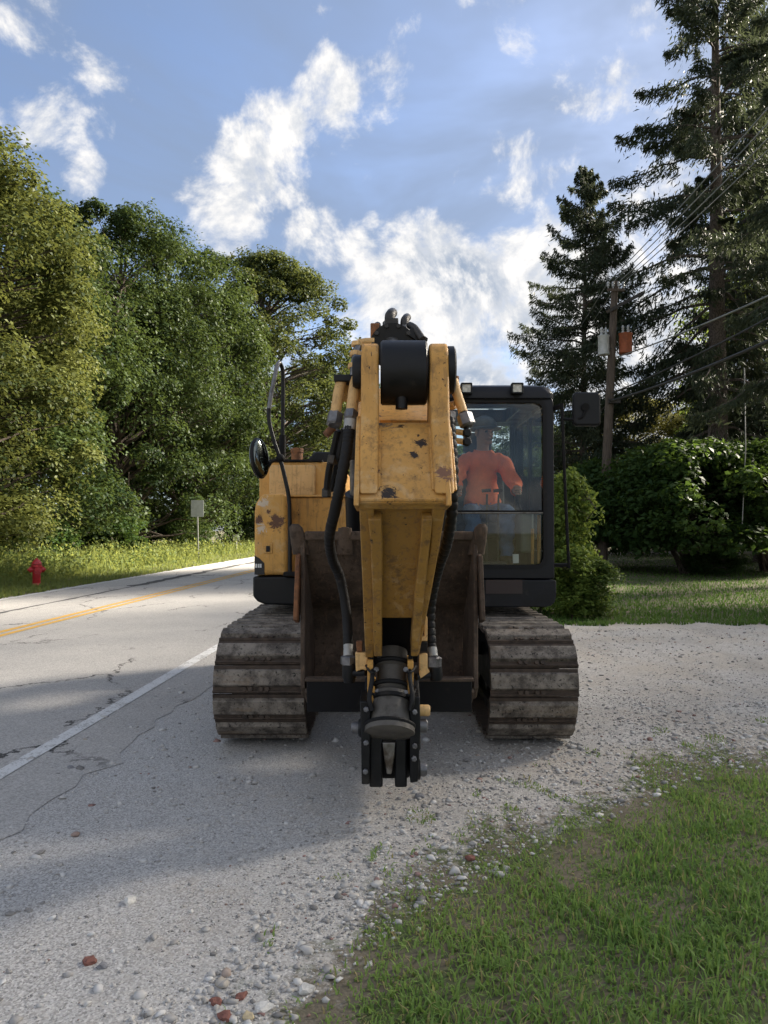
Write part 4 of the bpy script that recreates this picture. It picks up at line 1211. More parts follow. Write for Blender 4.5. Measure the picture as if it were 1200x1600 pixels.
def shr(pts2, d_): 
    cx2, cy2 = (CX0 + RX) / 2, (CY0 + CY1) / 2
    return [(x + d_ * (1 if x < cx2 else -1), y + d_ * (1 if y < cy2 else -1)) for x, y in pts2]
rf = B(MB().loft([zr(rfo, rz0), zr(rfo, rz0 + .05), zr(shr(rfo, .03), rz1), zr(shr(rfo, .09), rz1 + .022), zr(rfi, rz1 + .03), zr(rfi, rz0 + .01)], close=True), 'cab_roof', CABM, EX, .008)
B(MB().bb(CX0 + .16, RX - .15, CY0 + .48, CY1 - .20, rz1 + .033, rz1 + .040), 'added_roof_glass', GLASS, rf)  # glass opening added to the roof so sky light reaches the operator
B(MB().bb(CX0 + .05, RX - .06, CY0 + .095, CY1 - .07, GZ0 - .10, GZ0 - .06), 'cab_floor', BLK_M, EX)
for a, b2 in ((720, 738), (799, 818)):
    x0, z1 = XZ(a, 598, 5.93); x1, z0 = XZ(b2, 615, 5.93)
    lp = B(MB().ring_y(rrect(x0, x1, z0, z1, .008, 3), rrect(x0 + .012, x1 - .012, z0 + .012, z1 - .012, .006, 3), 5.92, 5.97).bb(x0 + .005, x1 - .005, 5.96, 6.02, z0 + .006, z1 - .006), 'work_lamp', BLK, EX, .003)
    B(MB().bb(x0 + .011, x1 - .011, 5.931, 5.95, z0 + .011, z1 - .011), 'lamp_lens', LENS, lp)
    B(MB().bb((x0 + x1) / 2 - .02, (x0 + x1) / 2 + .02, 5.96, 6.04, z0 - .03, z0 + .002), 'lamp_bracket', BLK_M, lp)
# door mirror on its arm, guard rod down the side
mr = B(MB().tube(curve_pts([P(861, 640, 6.05), P(872, 636, 6.0), P(878, 634, 5.95)], 10), .022, 8).tube(curve_pts([P(879, 655, 5.95), P(900, 655, 5.9), P(911, 650, 5.88), P(915, 638, 5.88)], 20), .011, 8), 'mirror_arm', BLK_M)
mp_ = [(p[0], p[1]) for p in rrect(XZ(893, 0, 5.88)[0], XZ(935, 0, 5.88)[0], P(0, 665, 5.88).z, P(0, 612, 5.88).z, .03)]
B(MB().prism_y(mp_, 5.885, 5.95), 'mirror_housing', BLK, mr, .016)
B(MB().cyl(P(915, 636, 5.86), P(915, 636, 5.9), .03), 'mirror_pivot', BLK_M, mr)
B(MB().prism_y([(x * .97 + .03 * 1.57, z * .97 + .03 * 2.4) for x, z in mp_], 5.951, 5.956), 'mirror_glass', MIRROR, mr)
B(MB().tube(curve_pts([P(878, 630, 5.95), P(879, 655, 5.95), P(882, 740, 5.95), P(886, 830, 5.97), P(889, 888, 6.0)], 24), .0125, 8).tube([P(889, 883, 6.0), P(864, 883, 6.05)], .016, 8), 'guard_rod', BLK_M)
# inside: seat, consoles, levers
sxc = .895
seat = B(MB().bb(sxc - .25, sxc + .25, 6.62, 7.12, 1.42, 1.56), 'seat', SEATM, EX, .04, seg=3)
B(MB().box((sxc, 7.16, 1.86), (.48, .12, .70), Matrix.Rotation(radians(-8), 3, 'X')), 'seat_back', SEATM, seat, .04, seg=3)
B(MB().box((sxc, 7.22, 2.32), (.27, .10, .20)), 'headrest', SEATM, seat, .03)
B(MB().bb(sxc - .17, sxc + .17, 6.72, 7.05, GZ0 - .06, 1.42), 'seat_base', BLK_M, seat, .02)
for s, nm in ((-1, 'console'), (1, 'console')):
    cn = B(MB().bb(sxc + s * .33 - .07, sxc + s * .33 + .07, 6.55, 7.15, 1.40, 1.66), nm, CONS, EX, .02)
    B(MB().tube([(sxc + s * .30, 6.62, 1.66), (sxc + s * .275, 6.58, 1.74)], .013, 8), 'joystick_boot', BLK_M, cn)
    B(MB().lathe((sxc + s * .275, 6.58, 1.74), (sxc + s * .265, 6.56, 1.85), [(0, .018), (.3, .021), (.8, .027), (1, .02)], 12), 'joystick', BLK_M, cn)
B(MB().bb(1.13, 1.24, 6.25, 6.5, 1.30, 1.64), 'monitor_console', CONS, EX, .02)
for px in (760, 778):
    lv = B(MB().tube(curve_pts([P(px, 878, 6.3), P(px, 830, 6.28), P(px + 1, 772, 6.22)], 12), .009, 8), 'travel_lever', DKST)
    B(MB().tube([P(px - 7, 767, 6.22), P(px + 7, 766, 6.22)], .014, 8), 'lever_grip', BLK_M, lv)
B(MB().box(P(768, 880, 6.3), (.24, .12, .03)), 'pedal', DKST, EX, .005)
for px, top in ((832, 826), (842, 805)):
    B(MB().tube([P(px, 881, 6.16), P(px, top, 6.16)], .013, 8), 'grab_bar', YEL)
tag(B(MB().bb(P(798, 0, 6.2).x, P(807, 0, 6.2).x, 6.2, 6.24, P(0, 880, 6.2).z, P(0, 866, 6.2).z), 'paper_tag', WHITE))

# --- boom: box section from its foot between the brackets, over the bend, down to the stick
def box_path(path, name, m, xc=.085, wdt=.36, **kw):
    """path of (y, z, height) stations, width can vary"""
    loops = []
    for i, st in enumerate(path):
        y, z, hgt = st[:3]; w_ = (st[3] if len(st) > 3 else wdt) / 2
        a, b2 = path[max(0, i - 1)], path[min(len(path) - 1, i + 1)]
        ty, tz_ = b2[0] - a[0], b2[1] - a[1]; L = math.hypot(ty, tz_); ny, nz = -tz_ / L, ty / L
        loops.append([(xc - w_, y + ny * hgt / 2, z + nz * hgt / 2), (xc + w_, y + ny * hgt / 2, z + nz * hgt / 2),
                      (xc + w_, y - ny * hgt / 2, z - nz * hgt / 2), (xc - w_, y - ny * hgt / 2, z - nz * hgt / 2)])
    return B(MB().loft(loops), name, m, EX, .01, **kw)
boom = box_path([(6.75, 1.35, .26, .34), (6.35, 1.62, .40, .34), (5.8, 1.98, .50, .36), (5.2, 2.17, .50, .40), (4.7, 2.16, .42, .44), (4.25, 2.05, .34, .46), (3.92, 1.94, .24, .46)], 'boom', YEL)
B(MB().cyl((-.19, 3.93, 1.94), (.36, 3.93, 1.94), .085), 'stick_pivot_pin', DKST, boom)
for sx in (-1, 1):
    bc = B(MB().cyl((.085 + sx * .29, 5.85, .98), (.085 + sx * .29, 5.42, 1.75), .075), 'boom_cylinder', BLK)
    B(MB().cyl((.085 + sx * .29, 5.42, 1.75), (.085 + sx * .29, 5.22, 2.12), .04), 'cylinder_rod', STEEL, bc)
# --- stick: upper housing with two lugs, lower box that slopes back under it
hl = P(557, 785, 3.30); hr_ = P(701, 785, 3.30)
SXc = (hl.x + hr_.x) / 2; SW = (hr_.x - hl.x) / 2
tzp = P(0, 655, 3.62).z
stick = B(MB().prism_x([(3.30, hl.z), (3.315, hl.z + .03), (3.60, tzp - .05), (3.66, tzp - .012), (3.74, tzp), (3.95, tzp - .10), (4.05, 1.75), (3.62, hl.z - .02), (3.34, hl.z - .012)], SXc - SW, SXc + SW), 'stick', YEL_H, EX, .012)
# side cheeks of the housing stand slightly proud
for s in (-1, 1):
    xa = SXc + s * (SW - .012); xb = SXc + s * (SW + .012)
    B(MB().prism_x([(3.285, hl.z - .015), (3.30, hl.z + .05), (3.565, tzp - .03), (3.64, tzp + .02), (3.80, tzp - .02), (4.0, 1.9), (4.0, 1.72), (3.62, hl.z - .03)], min(xa, xb), max(xa, xb)), 'cheek_plate', YEL_H, stick, .006)
lz = P(0, 537, 3.72).z
def lug(xa, xb):
    pr = [(3.296, hl.z + .035), (3.56, tzp + .005), (3.60, tzp + .18), (3.615, lz - .12)]
    for i in range(9):
        a = pi - i / 8 * pi * 1.05
        pr.append((3.73 + .115 * cos(a), lz - .115 + .115 * sin(a)))
    pr += [(3.86, tzp + .10), (3.90, tzp - .05), (3.7, tzp - .12), (3.45, hl.z + .09)]
    return MB().prism_x(pr, xa, xb)
XL0, XL1 = P(565, 0, 3.66).x, P(592, 0, 3.66).x
XR0, XR1 = P(670, 0, 3.66).x, P(699, 0, 3.66).x
for xa, xb in ((XL0, XL1), (XR0, XR1)):
    B(lug(xa, xb), 'lug', YEL_H, stick, .014, seg=3)
def weld(pts_, rad=.008):
    pts_ = curve_pts(pts_, 70)
    rw_ = np.random.default_rng(len(pts_))
    B(MB().tube(pts_, [rad * (1 + .25 * (i % 2) + .1 * rw_.normal()) for i in range(70)], 6), 'weld_bead', YEL_H, stick)
for xa in (XL0 - .002, XL1 + .002, XR0 - .002, XR1 + .002):
    weld([(xa, 3.335, hl.z + .055), (xa, 3.45, hl.z + .205), (xa, 3.60, tzp - .045)])
weld([(SXc - SW + .02, 3.302, hl.z + .012), (SXc, 3.302, hl.z + .012), (SXc + SW - .02, 3.302, hl.z + .012)], .007)
# rod eye between the lugs: broad black drum with end caps and a grease knob
dz = P(0, 583, 3.76).z
drum = B(MB().lathe((XL1 + .008, 3.76, dz), (XR0 - .008, 3.76, dz), [(0, .06), (0, .150), (.04, .160), (.96, .160), (1, .150), (1, .06)], 40), 'cylinder_eye', BLK)
B(MB().lathe((XL0 - .045, 3.74, dz), (XL0 - .002, 3.74, dz), [(0, .05), (0, .075), (.3, .085), (1, .085), (1, .02)], 26), 'pin_cap', BLK, drum)
B(MB().lathe((XR1 + .002, 3.74, dz + .01), (XR1 + .04, 3.74, dz + .01), [(0, .02), (0, .118), (.8, .118), (1, .105), (1, .02)], 30), 'pin_cap', BLK, drum)
B(MB().cyl((P(627, 0, 3.7).x, 3.70, dz - .19), (P(627, 0, 3.7).x, 3.70, dz - .13), .03), 'grease_cap', BLK, drum)
# arm cylinder seen end-on above the drum
a0 = Vector((P(612, 0, 4.0).x, 3.80, dz + .06)); a1 = Vector((P(613, 0, 4.12).x, 4.12, P(0, 541, 4.12).z)); a2 = Vector((.085, 5.6, P(0, 541, 4.12).z + .20))
ac = B(MB().lathe(a1, a2, [(0, .06), (0, .115), (.05, .115), (.05, .098), (.97, .098), (1, .08), (1, .02)], 32), 'arm_cylinder', BLK)
B(MB().cyl(a0, a1, .052), 'cylinder_rod', STEEL, ac)
B(MB().lathe(a1 - (a2 - a1) * .012, a1 + (a2 - a1) * .012, [(0, .09), (0, .124), (1, .124), (1, .02)], 36), 'gland_flange', BLK, ac)
for i in range(10):
    a = 2 * pi * i / 10
    c_ = a1 + Vector((cos(a) * .106, -.02, sin(a) * .106))
    B(MB().cyl(c_, c_ + Vector((0, -.025, 0)), .012, None, 6), 'flange_bolt', DKST, ac)
for px, top, rr_ in ((609, 489, .030), (632, 496, .024)):
    fit = B(MB().tube(curve_pts([P(px, 520, 4.2), P(px, top + 8, 4.2), P(px + 2, top + 2, 4.24), P(px + 4, top, 4.36)], 14), rr_, 12), 'elbow_fitting', DKST, ac)
    B(MB().lathe(P(px, top + 22, 4.2), P(px, top + 13, 4.2), [(0, rr_ * 1.2), (.1, rr_ * 1.4), (.9, rr_ * 1.4), (1, rr_ * 1.2)], 6), 'fitting_nut', NUT, ac, smooth=False)
for pts_, rr_ in (([P(640, 508, 4.15), P(648, 513, 4.1), P(660, 530, 4.05)], .020), ([P(588, 528, 4.15), P(586, 514, 4.2), P(590, 508, 4.3)], .02)):
    B(MB().tube(curve_pts(pts_, 16), rr_, 10), 'hose_end', DKST, ac)
B(MB().box(P(612, 505, 4.18), (.075, .06, .045)), 'port_block', DKST, ac, .006)
B(MB().box(P(586, 520, 4.16), (.05, .08, .09)), 'port_block', RUSTPIPE, ac, .006)
B(MB().box(P(652, 527, 4.1), (.11, .05, .05), Matrix.Rotation(radians(35), 3, 'Y')), 'bracket', BLK, ac, .005)

# --- lower stick: two outer side plates, raised rails, sunk web between, open dark end
BY, BZ = 3.97, P(0, 1032, 3.97).z
def lp(pxl, py, Y, dy=0.0):
    p = P(pxl, py, Y); return Vector((p.x, p.y + dy, p.z))
sl = [(787, 3.335), (860, 3.53), (930, 3.72), (985, 3.86), (1030, 3.97)]
def yat(py):
    return float(np.interp(py, [s_[0] for s_ in sl], [s_[1] for s_ in sl]))
def face_strip(mb, rows, depth):
    """rows of (py, left px, right px) on the sloping lower face, given thickness straight back"""
    loops = []
    for py, a, b2, *dd in rows:
        Y = yat(py) + (dd[0] if dd else 0)
        pa, pb2 = P(a, py, Y), P(b2, py, Y)
        nrm = Vector((0, .78, .62)) * depth
        loops.append([pa, pb2, pb2 + nrm, pa + nrm])
    return mb.loft(loops)
ls = B(face_strip(MB(), [(788, 562, 695, .05), (860, 570, 678, .05), (930, 577, 662, .06), (965, 580, 656, .07)], .26), 'lower_stick', YEL_SHADE)
B(face_strip(MB(), [(788, 561, 585), (860, 564, 582), (930, 567, 583), (985, 569, 585), (1028, 571, 584)], .34), 'side_plate', YEL_SHADE, ls, .006)
B(face_strip(MB(), [(788, 676, 697), (860, 672, 686), (930, 655, 673), (985, 650, 662), (1024, 645, 655)], .34), 'side_plate', YEL_SHADE, ls, .006)
B(face_strip(MB(), [(812, 575, 596, -.03), (850, 579, 598, -.035), (930, 582, 597, -.035), (1026, 584, 597, -.035)], .12), 'rail', YEL_SHADE, ls, .006)
B(face_strip(MB(), [(812, 659, 676, -.03), (850, 657, 672, -.035), (930, 648, 663, -.035), (1026, 642, 653, -.035)], .12), 'rail', YEL_SHADE, ls, .006)
B(face_strip(MB(), [(786.5, 560, 698, -.01), (796, 561, 697, -.01)], .10), 'front_lip', YEL_SHADE, ls, .004)
B(face_strip(MB(), [(950, 580, 655, .22), (1035, 578, 652, .20)], .03), 'shade_backing', BLK_M, ls)  # black sheet standing in for the darkness inside the open end
B(MB().ball(P(616, 1004, 4.12), .014, (1.6, .5, 1.2)), 'red_plug', RED, ls)

# --- bucket cylinder end and linkage
tb0, tb1 = P(613, 1018, 4.10), P(609, 1142, 3.86)
tbm = B(MB().lathe(tb0, tb1, [(0, .06), (0, .082), (.14, .082), (.16, .092), (.22, .092), (.24, .076), (.42, .076), (.44, .088), (.50, .088), (.52, .080), (.56, .098), (.93, .104), (.95, .128), (1.03, .128), (1.05, .10), (1.05, .02)], 36), 'bucket_cylinder', TUBEM)
dirv = (tb1 - tb0)
for q, R_ in ((.19, .098), (.47, .094), (.95, .122)):
    B(MB().torus(tb0 + dirv * q, dirv, R_, .012, 30, 8), 'clamp_ring', BLK_M, tbm)
for s, px in ((-1, 580), (1, 642)):
    B(MB().tube(curve_pts([P(px, 1020, 4.0), P(px - s * 2, 1055, 3.92), P(px + s * 3, 1090, 3.85), P(px - s * 1, 1110, 3.84)], 18), .012, 8), 'grease_line', RUB, tbm)
def plate_px(pl, name, m, Y0, Y1, par, bev=.006):
    return B(MB().prism_y([XZ(a, b2, Y0) for a, b2 in pl], Y0, Y1), name, m, par, bev)
lk = plate_px([(562, 1096), (579, 1096), (579, 1140), (577, 1226), (565, 1226), (564, 1140)], 'link_plate', BLK, 3.85, 4.12, EX)
plate_px([(640, 1090), (656, 1088), (657, 1142), (653, 1222), (641, 1224)], 'link_plate', BLK, 3.86, 4.12, EX)
plate_px([(574, 1074), (586, 1074), (586, 1132), (575, 1132)], 'link_bush', YEL, 3.90, 4.2, EX)
for (x0, x1) in ((577, 598), (617, 636)):
    plate_px([(x0, 1150), (x1, 1150), (x1, 1231), (x0, 1231)], 'coupler_hook', BLK, 3.90, 4.20, EX, .01)
plate_px([(597, 1160), (618, 1160), (616, 1185), (612, 1210), (604, 1210), (600, 1185)], 'wedge', STEEL, 3.88, 4.0, EX, .006)
B(MB().bb(P(578, 0, 4.05).x, P(640, 0, 4.05).x, 4.05, 4.3, P(0, 1218, 4.05).z, P(0, 1080, 4.05).z), 'coupler_body', BLK_M, EX, .02)
def pin(px0, px1, py, Y, rad, m, nm='pin'):
    a, b2 = P(px0, py, Y), P(px1, py, Y)
    return B(MB().lathe(a, b2, [(0, .3 * rad), (0, .8 * rad), (.15, rad), (1, rad), (1, .3 * rad)], 16), nm, m)
pin(549, 563, 1137, 3.97, .032, NUT, 'pin_bolt')
pin(668, 655, 1134, 3.97, .036, NUT, 'pin_bolt')
pin(672, 655, 1110, 3.98, .030, YEL_T, 'pin_bolt')
pin(667, 645, 1202, 3.95, .036, NUT, 'pin_bolt')
pin(657, 648, 1202, 3.95, .052, BLK, 'pin_collar')
pin(655, 640, 1098, 3.94, .055, BLK, 'pin_collar')
pin(560, 582, 1137, 3.97, .05, BLK, 'pin_collar')
plate_px([(555, 1020), (575, 1020), (573, 1048), (566, 1046), (556, 1050)], 'hose_bracket', YEL_T, 3.98, 4.03, EX, .005)
plate_px([(655, 1022), (668, 1022), (668, 1044), (672, 1050), (655, 1062)], 'hose_bracket', YEL_T, 3.99, 4.03, EX, .005)
hb = B(MB().ring_y([XZ(a, b2, 3.98) for a, b2 in ((654, 964), (668, 964), (668, 1002), (652, 1002))], [XZ(a, b2, 3.98) for a, b2 in ((656, 974), (663, 974), (663, 994), (655, 994))], 3.98, 4.03), 'hose_bracket', YEL_T, EX, .004)
plate_px([(648, 1004), (668, 1004), (668, 1018), (648, 1018)], 'clamp_block', BLK_M, 3.97, 4.05, EX, .004)
plate_px([(556, 1003), (566, 1003), (566, 1018), (558, 1020)], 'clamp_block', RUSTPIPE, 4.0, 4.05, EX, .004)

for x0, x1 in ((574, 583), (637, 646)):
    plate_px([(x0, 1032), (x1, 1032), (x1, 1092), (x0, 1090)], 'guide_plate', YEL, 3.93, 4.10, EX, .004)
for px, py in ((572, 1108), (572, 1160), (571, 1205), (648, 1112), (648, 1165), (647, 1185)):
    c_ = P(px, py, 3.848)
    B(MB().lathe(c_, c_ + Vector((0, -.018, 0)), [(0, .014), (.8, .014), (1, .009)], 6), 'cap_screw', NUT, EX, smooth=False)
for px, py, q in ((588, 1046, -1), (634, 1046, 1), (590, 1080, -1), (634, 1082, 1)):
    B(MB().tube(curve_pts([P(px, py, 3.93), P(px + q * 5, py + 5, 3.88), P(px + q * 11, py + 2, 3.90), P(px + q * 16, py - 6, 3.97)], 12), .007, 6), 'bleed_line', RUB, EX)
    B(MB().lathe(P(px, py, 3.94), P(px, py, 3.90), [(0, .014), (1, .014)], 6), 'grease_nipple', NUT, EX, smooth=False)
B(MB().lathe(tb0 + dirv * .60, tb0 + dirv * .66, [(0, .101), (.2, .108), (.8, .108), (1, .101)], 30), 'band', BLK_M, tbm)
# --- bucket, mouth towards the camera, teeth up
lipY, lipZ = 4.78, P(0, 837, 4.78).z
botY, botZ = 4.52, P(0, 1062, 4.52).z
shell = [(lipY, lipZ), (lipY + .10, lipZ - .20), (lipY + .26, lipZ - .42), (5.15, .93), (5.20, .74), (5.14, .58), (5.00, .48), (4.80, .45), (4.60, .47), (botY, botZ - .05)]
def hwid(z):
    return .500 + .035 * (z - .45) / 1.0
BXc = .032
loops = []
sm_ = [tuple(p) for p in curve_pts([Vector((0, y, z)) for y, z in shell], 34)]
o_l = [[(BXc - hwid(z), y, z) for _, y, z in sm_], [(BXc + hwid(z), y, z) for _, y, z in sm_]]
th = .03
mbk = MB()
n = len(sm_)
outs = []
for i, (_, y, z) in enumerate(sm_):
    a, b2 = sm_[max(0, i - 1)], sm_[min(n - 1, i + 1)]
    ty, tz_ = b2[1] - a[1], b2[2] - a[2]; L = math.hypot(ty, tz_)
    outs.append((y + tz_ / L * -th, z + ty / L * th))
rows = []
for i, (_, y, z) in enumerate(sm_):
    oy, oz = outs[i]
    rows.append([(BXc - hwid(z), y, z), (BXc + hwid(z), y, z), (BXc + hwid(z), oy, oz), (BXc - hwid(z), oy, oz)])
mbk.loft(rows)
bucket = B(mbk, 'bucket', BUCKET, EX, .006)
for s in (-1, 1):
    side = [(y, z) for _, y, z in sm_]
    loopa = [(BXc + s * (hwid(z) - .002), y, z) for y, z in side]
    loopb = [(BXc + s * (hwid(z) + .026), y, z) for y, z in side]
    B(MB().loft([loopa, loopb]), 'bucket_side', BUCKET, bucket, .006)
    # side cutter bolted outside the mouth edge
    a, b2 = P(0, 868, 4.73), P(0, 968, 4.62)
    zt_, zb_ = a.z, b2.z
    yt, yb = float(np.interp(zt_, [botZ, lipZ], [botY, lipY])), float(np.interp(zb_, [botZ, lipZ], [botY, lipY]))
    B(MB().prism_x([(yt - .055, zt_), (yb - .055, zb_), (yb + .07, zb_ - .03), (yt + .12, zt_ + .02)], *sorted((BXc + s * (hwid(1.2) + .028), BXc + s * (hwid(1.2) + .055)))), 'side_cutter', RUSTPIPE if s < 0 else BUCKET, bucket, .006)
# lip bar and teeth
B(MB().bb(BXc - hwid(lipZ), BXc + hwid(lipZ), lipY - .015, lipY + .045, lipZ - .03, lipZ + .028), 'lip', BUCKET, bucket, .012)
for i, px in enumerate((472, 540, 610, 676, 742)):
    xb_ = P(px, 0, lipY).x
    lean = (-.035 if i == 0 else .035 if i == 4 else 0)
    tip_ = .075 if i in (0, 4) else .055
    loopsT = []
    for q, w_, d_ in ((-.12, .055, .04), (-.05, .052, .05), (.02, .046, .048), (.05, .042, .04), (tip_ - .012, .032, .026), (tip_, .020, .014)):
        cx_ = xb_ + lean * max(0, (q + .12) / .2)
        cxz = lipZ + q
        loopsT.append([(cx_ + w_ * cos(2 * pi * j / 12), lipY + .01 - q * .3 + d_ * sin(2 * pi * j / 12), cxz) for j in range(12)])
    B(MB().loft(loopsT), 'tooth', BUCKET, bucket)
# heel plate under the mouth, black
B(MB().prism_x([(botY - .03, botZ + .0), (botY - .01, P(0, 1112, botY).z), (botY + .10, P(0, 1112, botY).z - .01), (botY + .10, botZ - .06)], BXc - .49, BXc + .49), 'heel_plate', BLK_M, bucket, .006)
B(MB().bb(BXc - .50, BXc + .50, botY - .035, botY + .05, botZ - .006, botZ + .012), 'heel_edge', BUCKET, bucket, .004)
for sx in (-.13, .13):
    B(MB().prism_x([(4.10, .30), (4.10, .52), (4.3, .66), (botY + .06, .60), (botY + .06, .40), (4.3, .26)], .045 + sx - .022, .045 + sx + .022), 'bucket_ear', BLK_M, bucket, .01)

# --- hydraulic lines
def nut(c_, ax, rad, ln, m, par, nm='hex_nut'):
    c_ = Vector(c_); ax = Vector(ax).normalized() * ln / 2
    return B(MB().lathe(c_ - ax, c_ + ax, [(0, rad * .75), (.12, rad), (.88, rad), (1, rad * .75)], 6), nm, m, par, smooth=False)
def ribbed(pts_, r0, amp, rib, n=12):
    pts_ = curve_pts(pts_, 160)
    L = 0; rad = []
    for i, p in enumerate(pts_):
        if i: L += (p - pts_[i - 1]).length
        rad.append(r0 + amp * (1 if (L / rib) % 1 < .72 else -1))
    return MB().tube(pts_, rad, n)
Y1 = 3.72
# left pair of steel tubes with nuts
tl1 = B(MB().tube([P(533, 596, 3.80), P(529, 612, 3.78), P(524, 648, Y1)], .027, 14), 'hydraulic_tube', YEL_T)
nut(P(523, 655, Y1), P(523, 655, Y1) - P(529, 612, 3.78), .040, .075, NUT, tl1)
tl2 = B(MB().tube([P(556, 592, 3.78), P(553, 612, 3.75), P(549, 645, 3.68)], .029, 14), 'hydraulic_tube', YEL_T)
nut(P(548, 650, 3.67), P(548, 650, 3.67) - P(553, 612, 3.75), .036, .06, NUT, tl2)
B(MB().cyl(P(547.5, 656, 3.66), P(546, 672, 3.65), .030), 'ferrule', GALV, tl2)
B(MB().box(P(542, 594, 3.82), (.125, .12, .035)), 'tube_bracket', BLK, EX, .006)
B(MB().bb(P(533, 0, 3.86).x, P(566, 0, 3.86).x, 3.86, 3.90, P(0, 626, 3.86).z, P(0, 600, 3.86).z), 'tube_plate', YEL, EX, .004)
up1 = B(MB().tube([P(552, 590, 3.95), P(553, 572, 4.0), P(557, 552, 4.05), P(560, 540, 4.1)], .021, 12), 'hydraulic_tube', STEEL)
for py_, q in ((572, 4.0), (553, 4.05), (538, 4.1)):
    nut(P(553 + (572 - py_) * .15, py_, q), (0, .1, 1), .034, .03, YEL_T, up1)
B(MB().tube([P(560, 535, 4.1), P(572, 533, 4.1), P(585, 533, 4.1)], .018, 10), 'hydraulic_tube', YEL_T)
B(MB().cyl(P(520, 668, 3.75), P(509, 680, 3.74), .020), 'test_port', RUSTPIPE)
# small dark lines behind, left
for a in ([P(528, 672, 3.85), P(522, 700, 3.9), P(514, 735, 3.95), P(510, 770, 4.0)], [P(538, 670, 3.85), P(530, 710, 3.9), P(524, 740, 4.0), P(518, 765, 4.1)]):
    B(MB().tube(curve_pts(a, 24), .018, 8), 'thin_hose', RUB)
nut(P(520, 718, 3.92), (-.2, 0, -1), .03, .05, DKST, EX)
nut(P(510, 770, 4.0), (0, 0, -1), .026, .05, DKST, EX)
# left big hose: down past the stick, in front of the bucket, to the foot of the stick
hl1 = B(ribbed([P(546, 668, 3.65), P(542, 700, 3.62), P(534, 745, 3.60), P(524, 795, 3.66), P(515, 838, 3.85), P(519, 872, 4.05), P(532, 905, 4.16), P(541, 955, 4.16), P(544, 1005, 4.1), P(544, 1016, 4.08)], .0265, .0015, .022), 'hydraulic_hose', RUB)
B(MB().cyl(P(544, 1008, 4.09), P(544, 1026, 4.06), .026), 'ferrule', GALV, hl1)
nut(P(544, 1032, 4.05), (0, 0, 1), .042, .05, NUT, hl1)
B(MB().lathe(P(545, 1036, 4.05), P(546, 1066, 4.05), [(0, .036), (.7, .038), (1, .030)], 16).tube([P(546, 1052, 4.05), P(572, 1050, 4.0)], .02, 10), 'elbow_fitting', BLK, hl1)
# right tube and spiral-wrapped hose
tr1 = B(MB().tube([P(708, 592, 3.80), P(714, 615, 3.76), P(724, 645, Y1)], .024, 14), 'hydraulic_tube', YEL_T)
nut(P(728, 656, Y1), P(728, 656, Y1) - P(714, 615, 3.76), .040, .075, NUT, tr1)
nut(P(708, 592, 3.8), (0, 0, 1), .030, .03, RUSTPIPE, tr1)
for py_ in (676, 690):
    B(MB().cyl(P(708, py_ - 2, 3.74), P(724, py_, 3.72), .015), 'test_port', YEL_T)
    nut(P(729, py_, 3.72), (.3, -1, 0), .024, .03, BLK, EX)
B(MB().tube([P(690, 634, 3.8), P(706, 634, 3.78), P(712, 632, 3.76)], .022, 10), 'hydraulic_tube', YEL_T)
nut(P(700, 650, 3.68), (0, 0, 1), .038, .045, NUT, EX)
hr2 = B(ribbed([P(702, 655, 3.67), P(705, 690, 3.63), P(708, 740, 3.60), P(706, 800, 3.64), P(698, 850, 3.78), P(686, 885, 3.95), P(676, 925, 4.08), P(672, 965, 4.12), P(674, 1010, 4.08)], .026, .0022, .042), 'hydraulic_hose', RUB, label='spiral-wrapped black hose beside the cab')
B(MB().cyl(P(675, 1012, 4.08), P(677, 1026, 4.06), .026), 'ferrule', GALV, hr2)
nut(P(678, 1034, 4.05), (.05, 0, 1), .042, .06, NUT, hr2)
B(MB().lathe(P(680, 1042, 4.05), P(681, 1063, 4.05), [(0, .036), (.7, .038), (1, .030)], 16).tube([P(676, 1054, 4.05), P(650, 1058, 4.0)], .02, 10), 'elbow_fitting', BLK, hr2)

# ------------------------------------------------------------------ the operator, seated in the cab
def skinned(name, joints, edges, root):
    """joints: name -> (position, radius); returns evaluated verts and faces of one continuous skin"""
    names = list(joints); idx = {k_: i for i, k_ in enumerate(names)}
    me = bpy.data.meshes.new(name)
    me.from_pydata([tuple(joints[k_][0]) for k_ in names], [(idx[a], idx[b2]) for a, b2 in edges], [])
    o = bpy.data.objects.new(name, me); COL.objects.link(o)
    md = o.modifiers.new('skin', 'SKIN'); md.branch_smoothing = .4
    for i, k_ in enumerate(names):
        sv = me.skin_vertices[0].data[i]
        rr_ = joints[k_][1]
        sv.radius = rr_ if isinstance(rr_, tuple) else (rr_, rr_)
        sv.use_root = (k_ == root)
    sb = o.modifiers.new('sub', 'SUBSURF'); sb.levels = 2; sb.render_levels = 2
    bpy.context.view_layer.update()
    ev = o.evaluated_get(bpy.context.evaluated_depsgraph_get())
    m2 = bpy.data.meshes.new_from_object(ev)
    vs_ = [v.co.copy() for v in m2.vertices]; nr = [v.normal.copy() for v in m2.vertices]; fs = [tuple(p.vertices) for p in m2.polygons]
    bpy.data.objects.remove(o); bpy.data.meshes.remove(m2); bpy.data.meshes.remove(me)
    return vs_, nr, fs
mx_ = .90
PO = Vector((mx_, 6.9, 1.56))
V = Vector
J = {'pel': (V((mx_, 6.92, 1.66)), (.15, .12)), 'wst': (V((mx_, 6.93, 1.82)), (.15, .115)), 'chs': (V((mx_, 6.91, 2.03)), (.165, .12)),
     'upc': (V((mx_, 6.90, 2.14)), (.12, .09)), 'nck': (V((mx_, 6.88, 2.22)), .055), 'hd0': (V((mx_ + .005, 6.865, 2.29)), (.066, .078)), 'hd1': (V((mx_ + .01, 6.86, 2.37)), (.076, .090)), 'hd2': (V((mx_ + .01, 6.865, 2.44)), (.055, .066))}
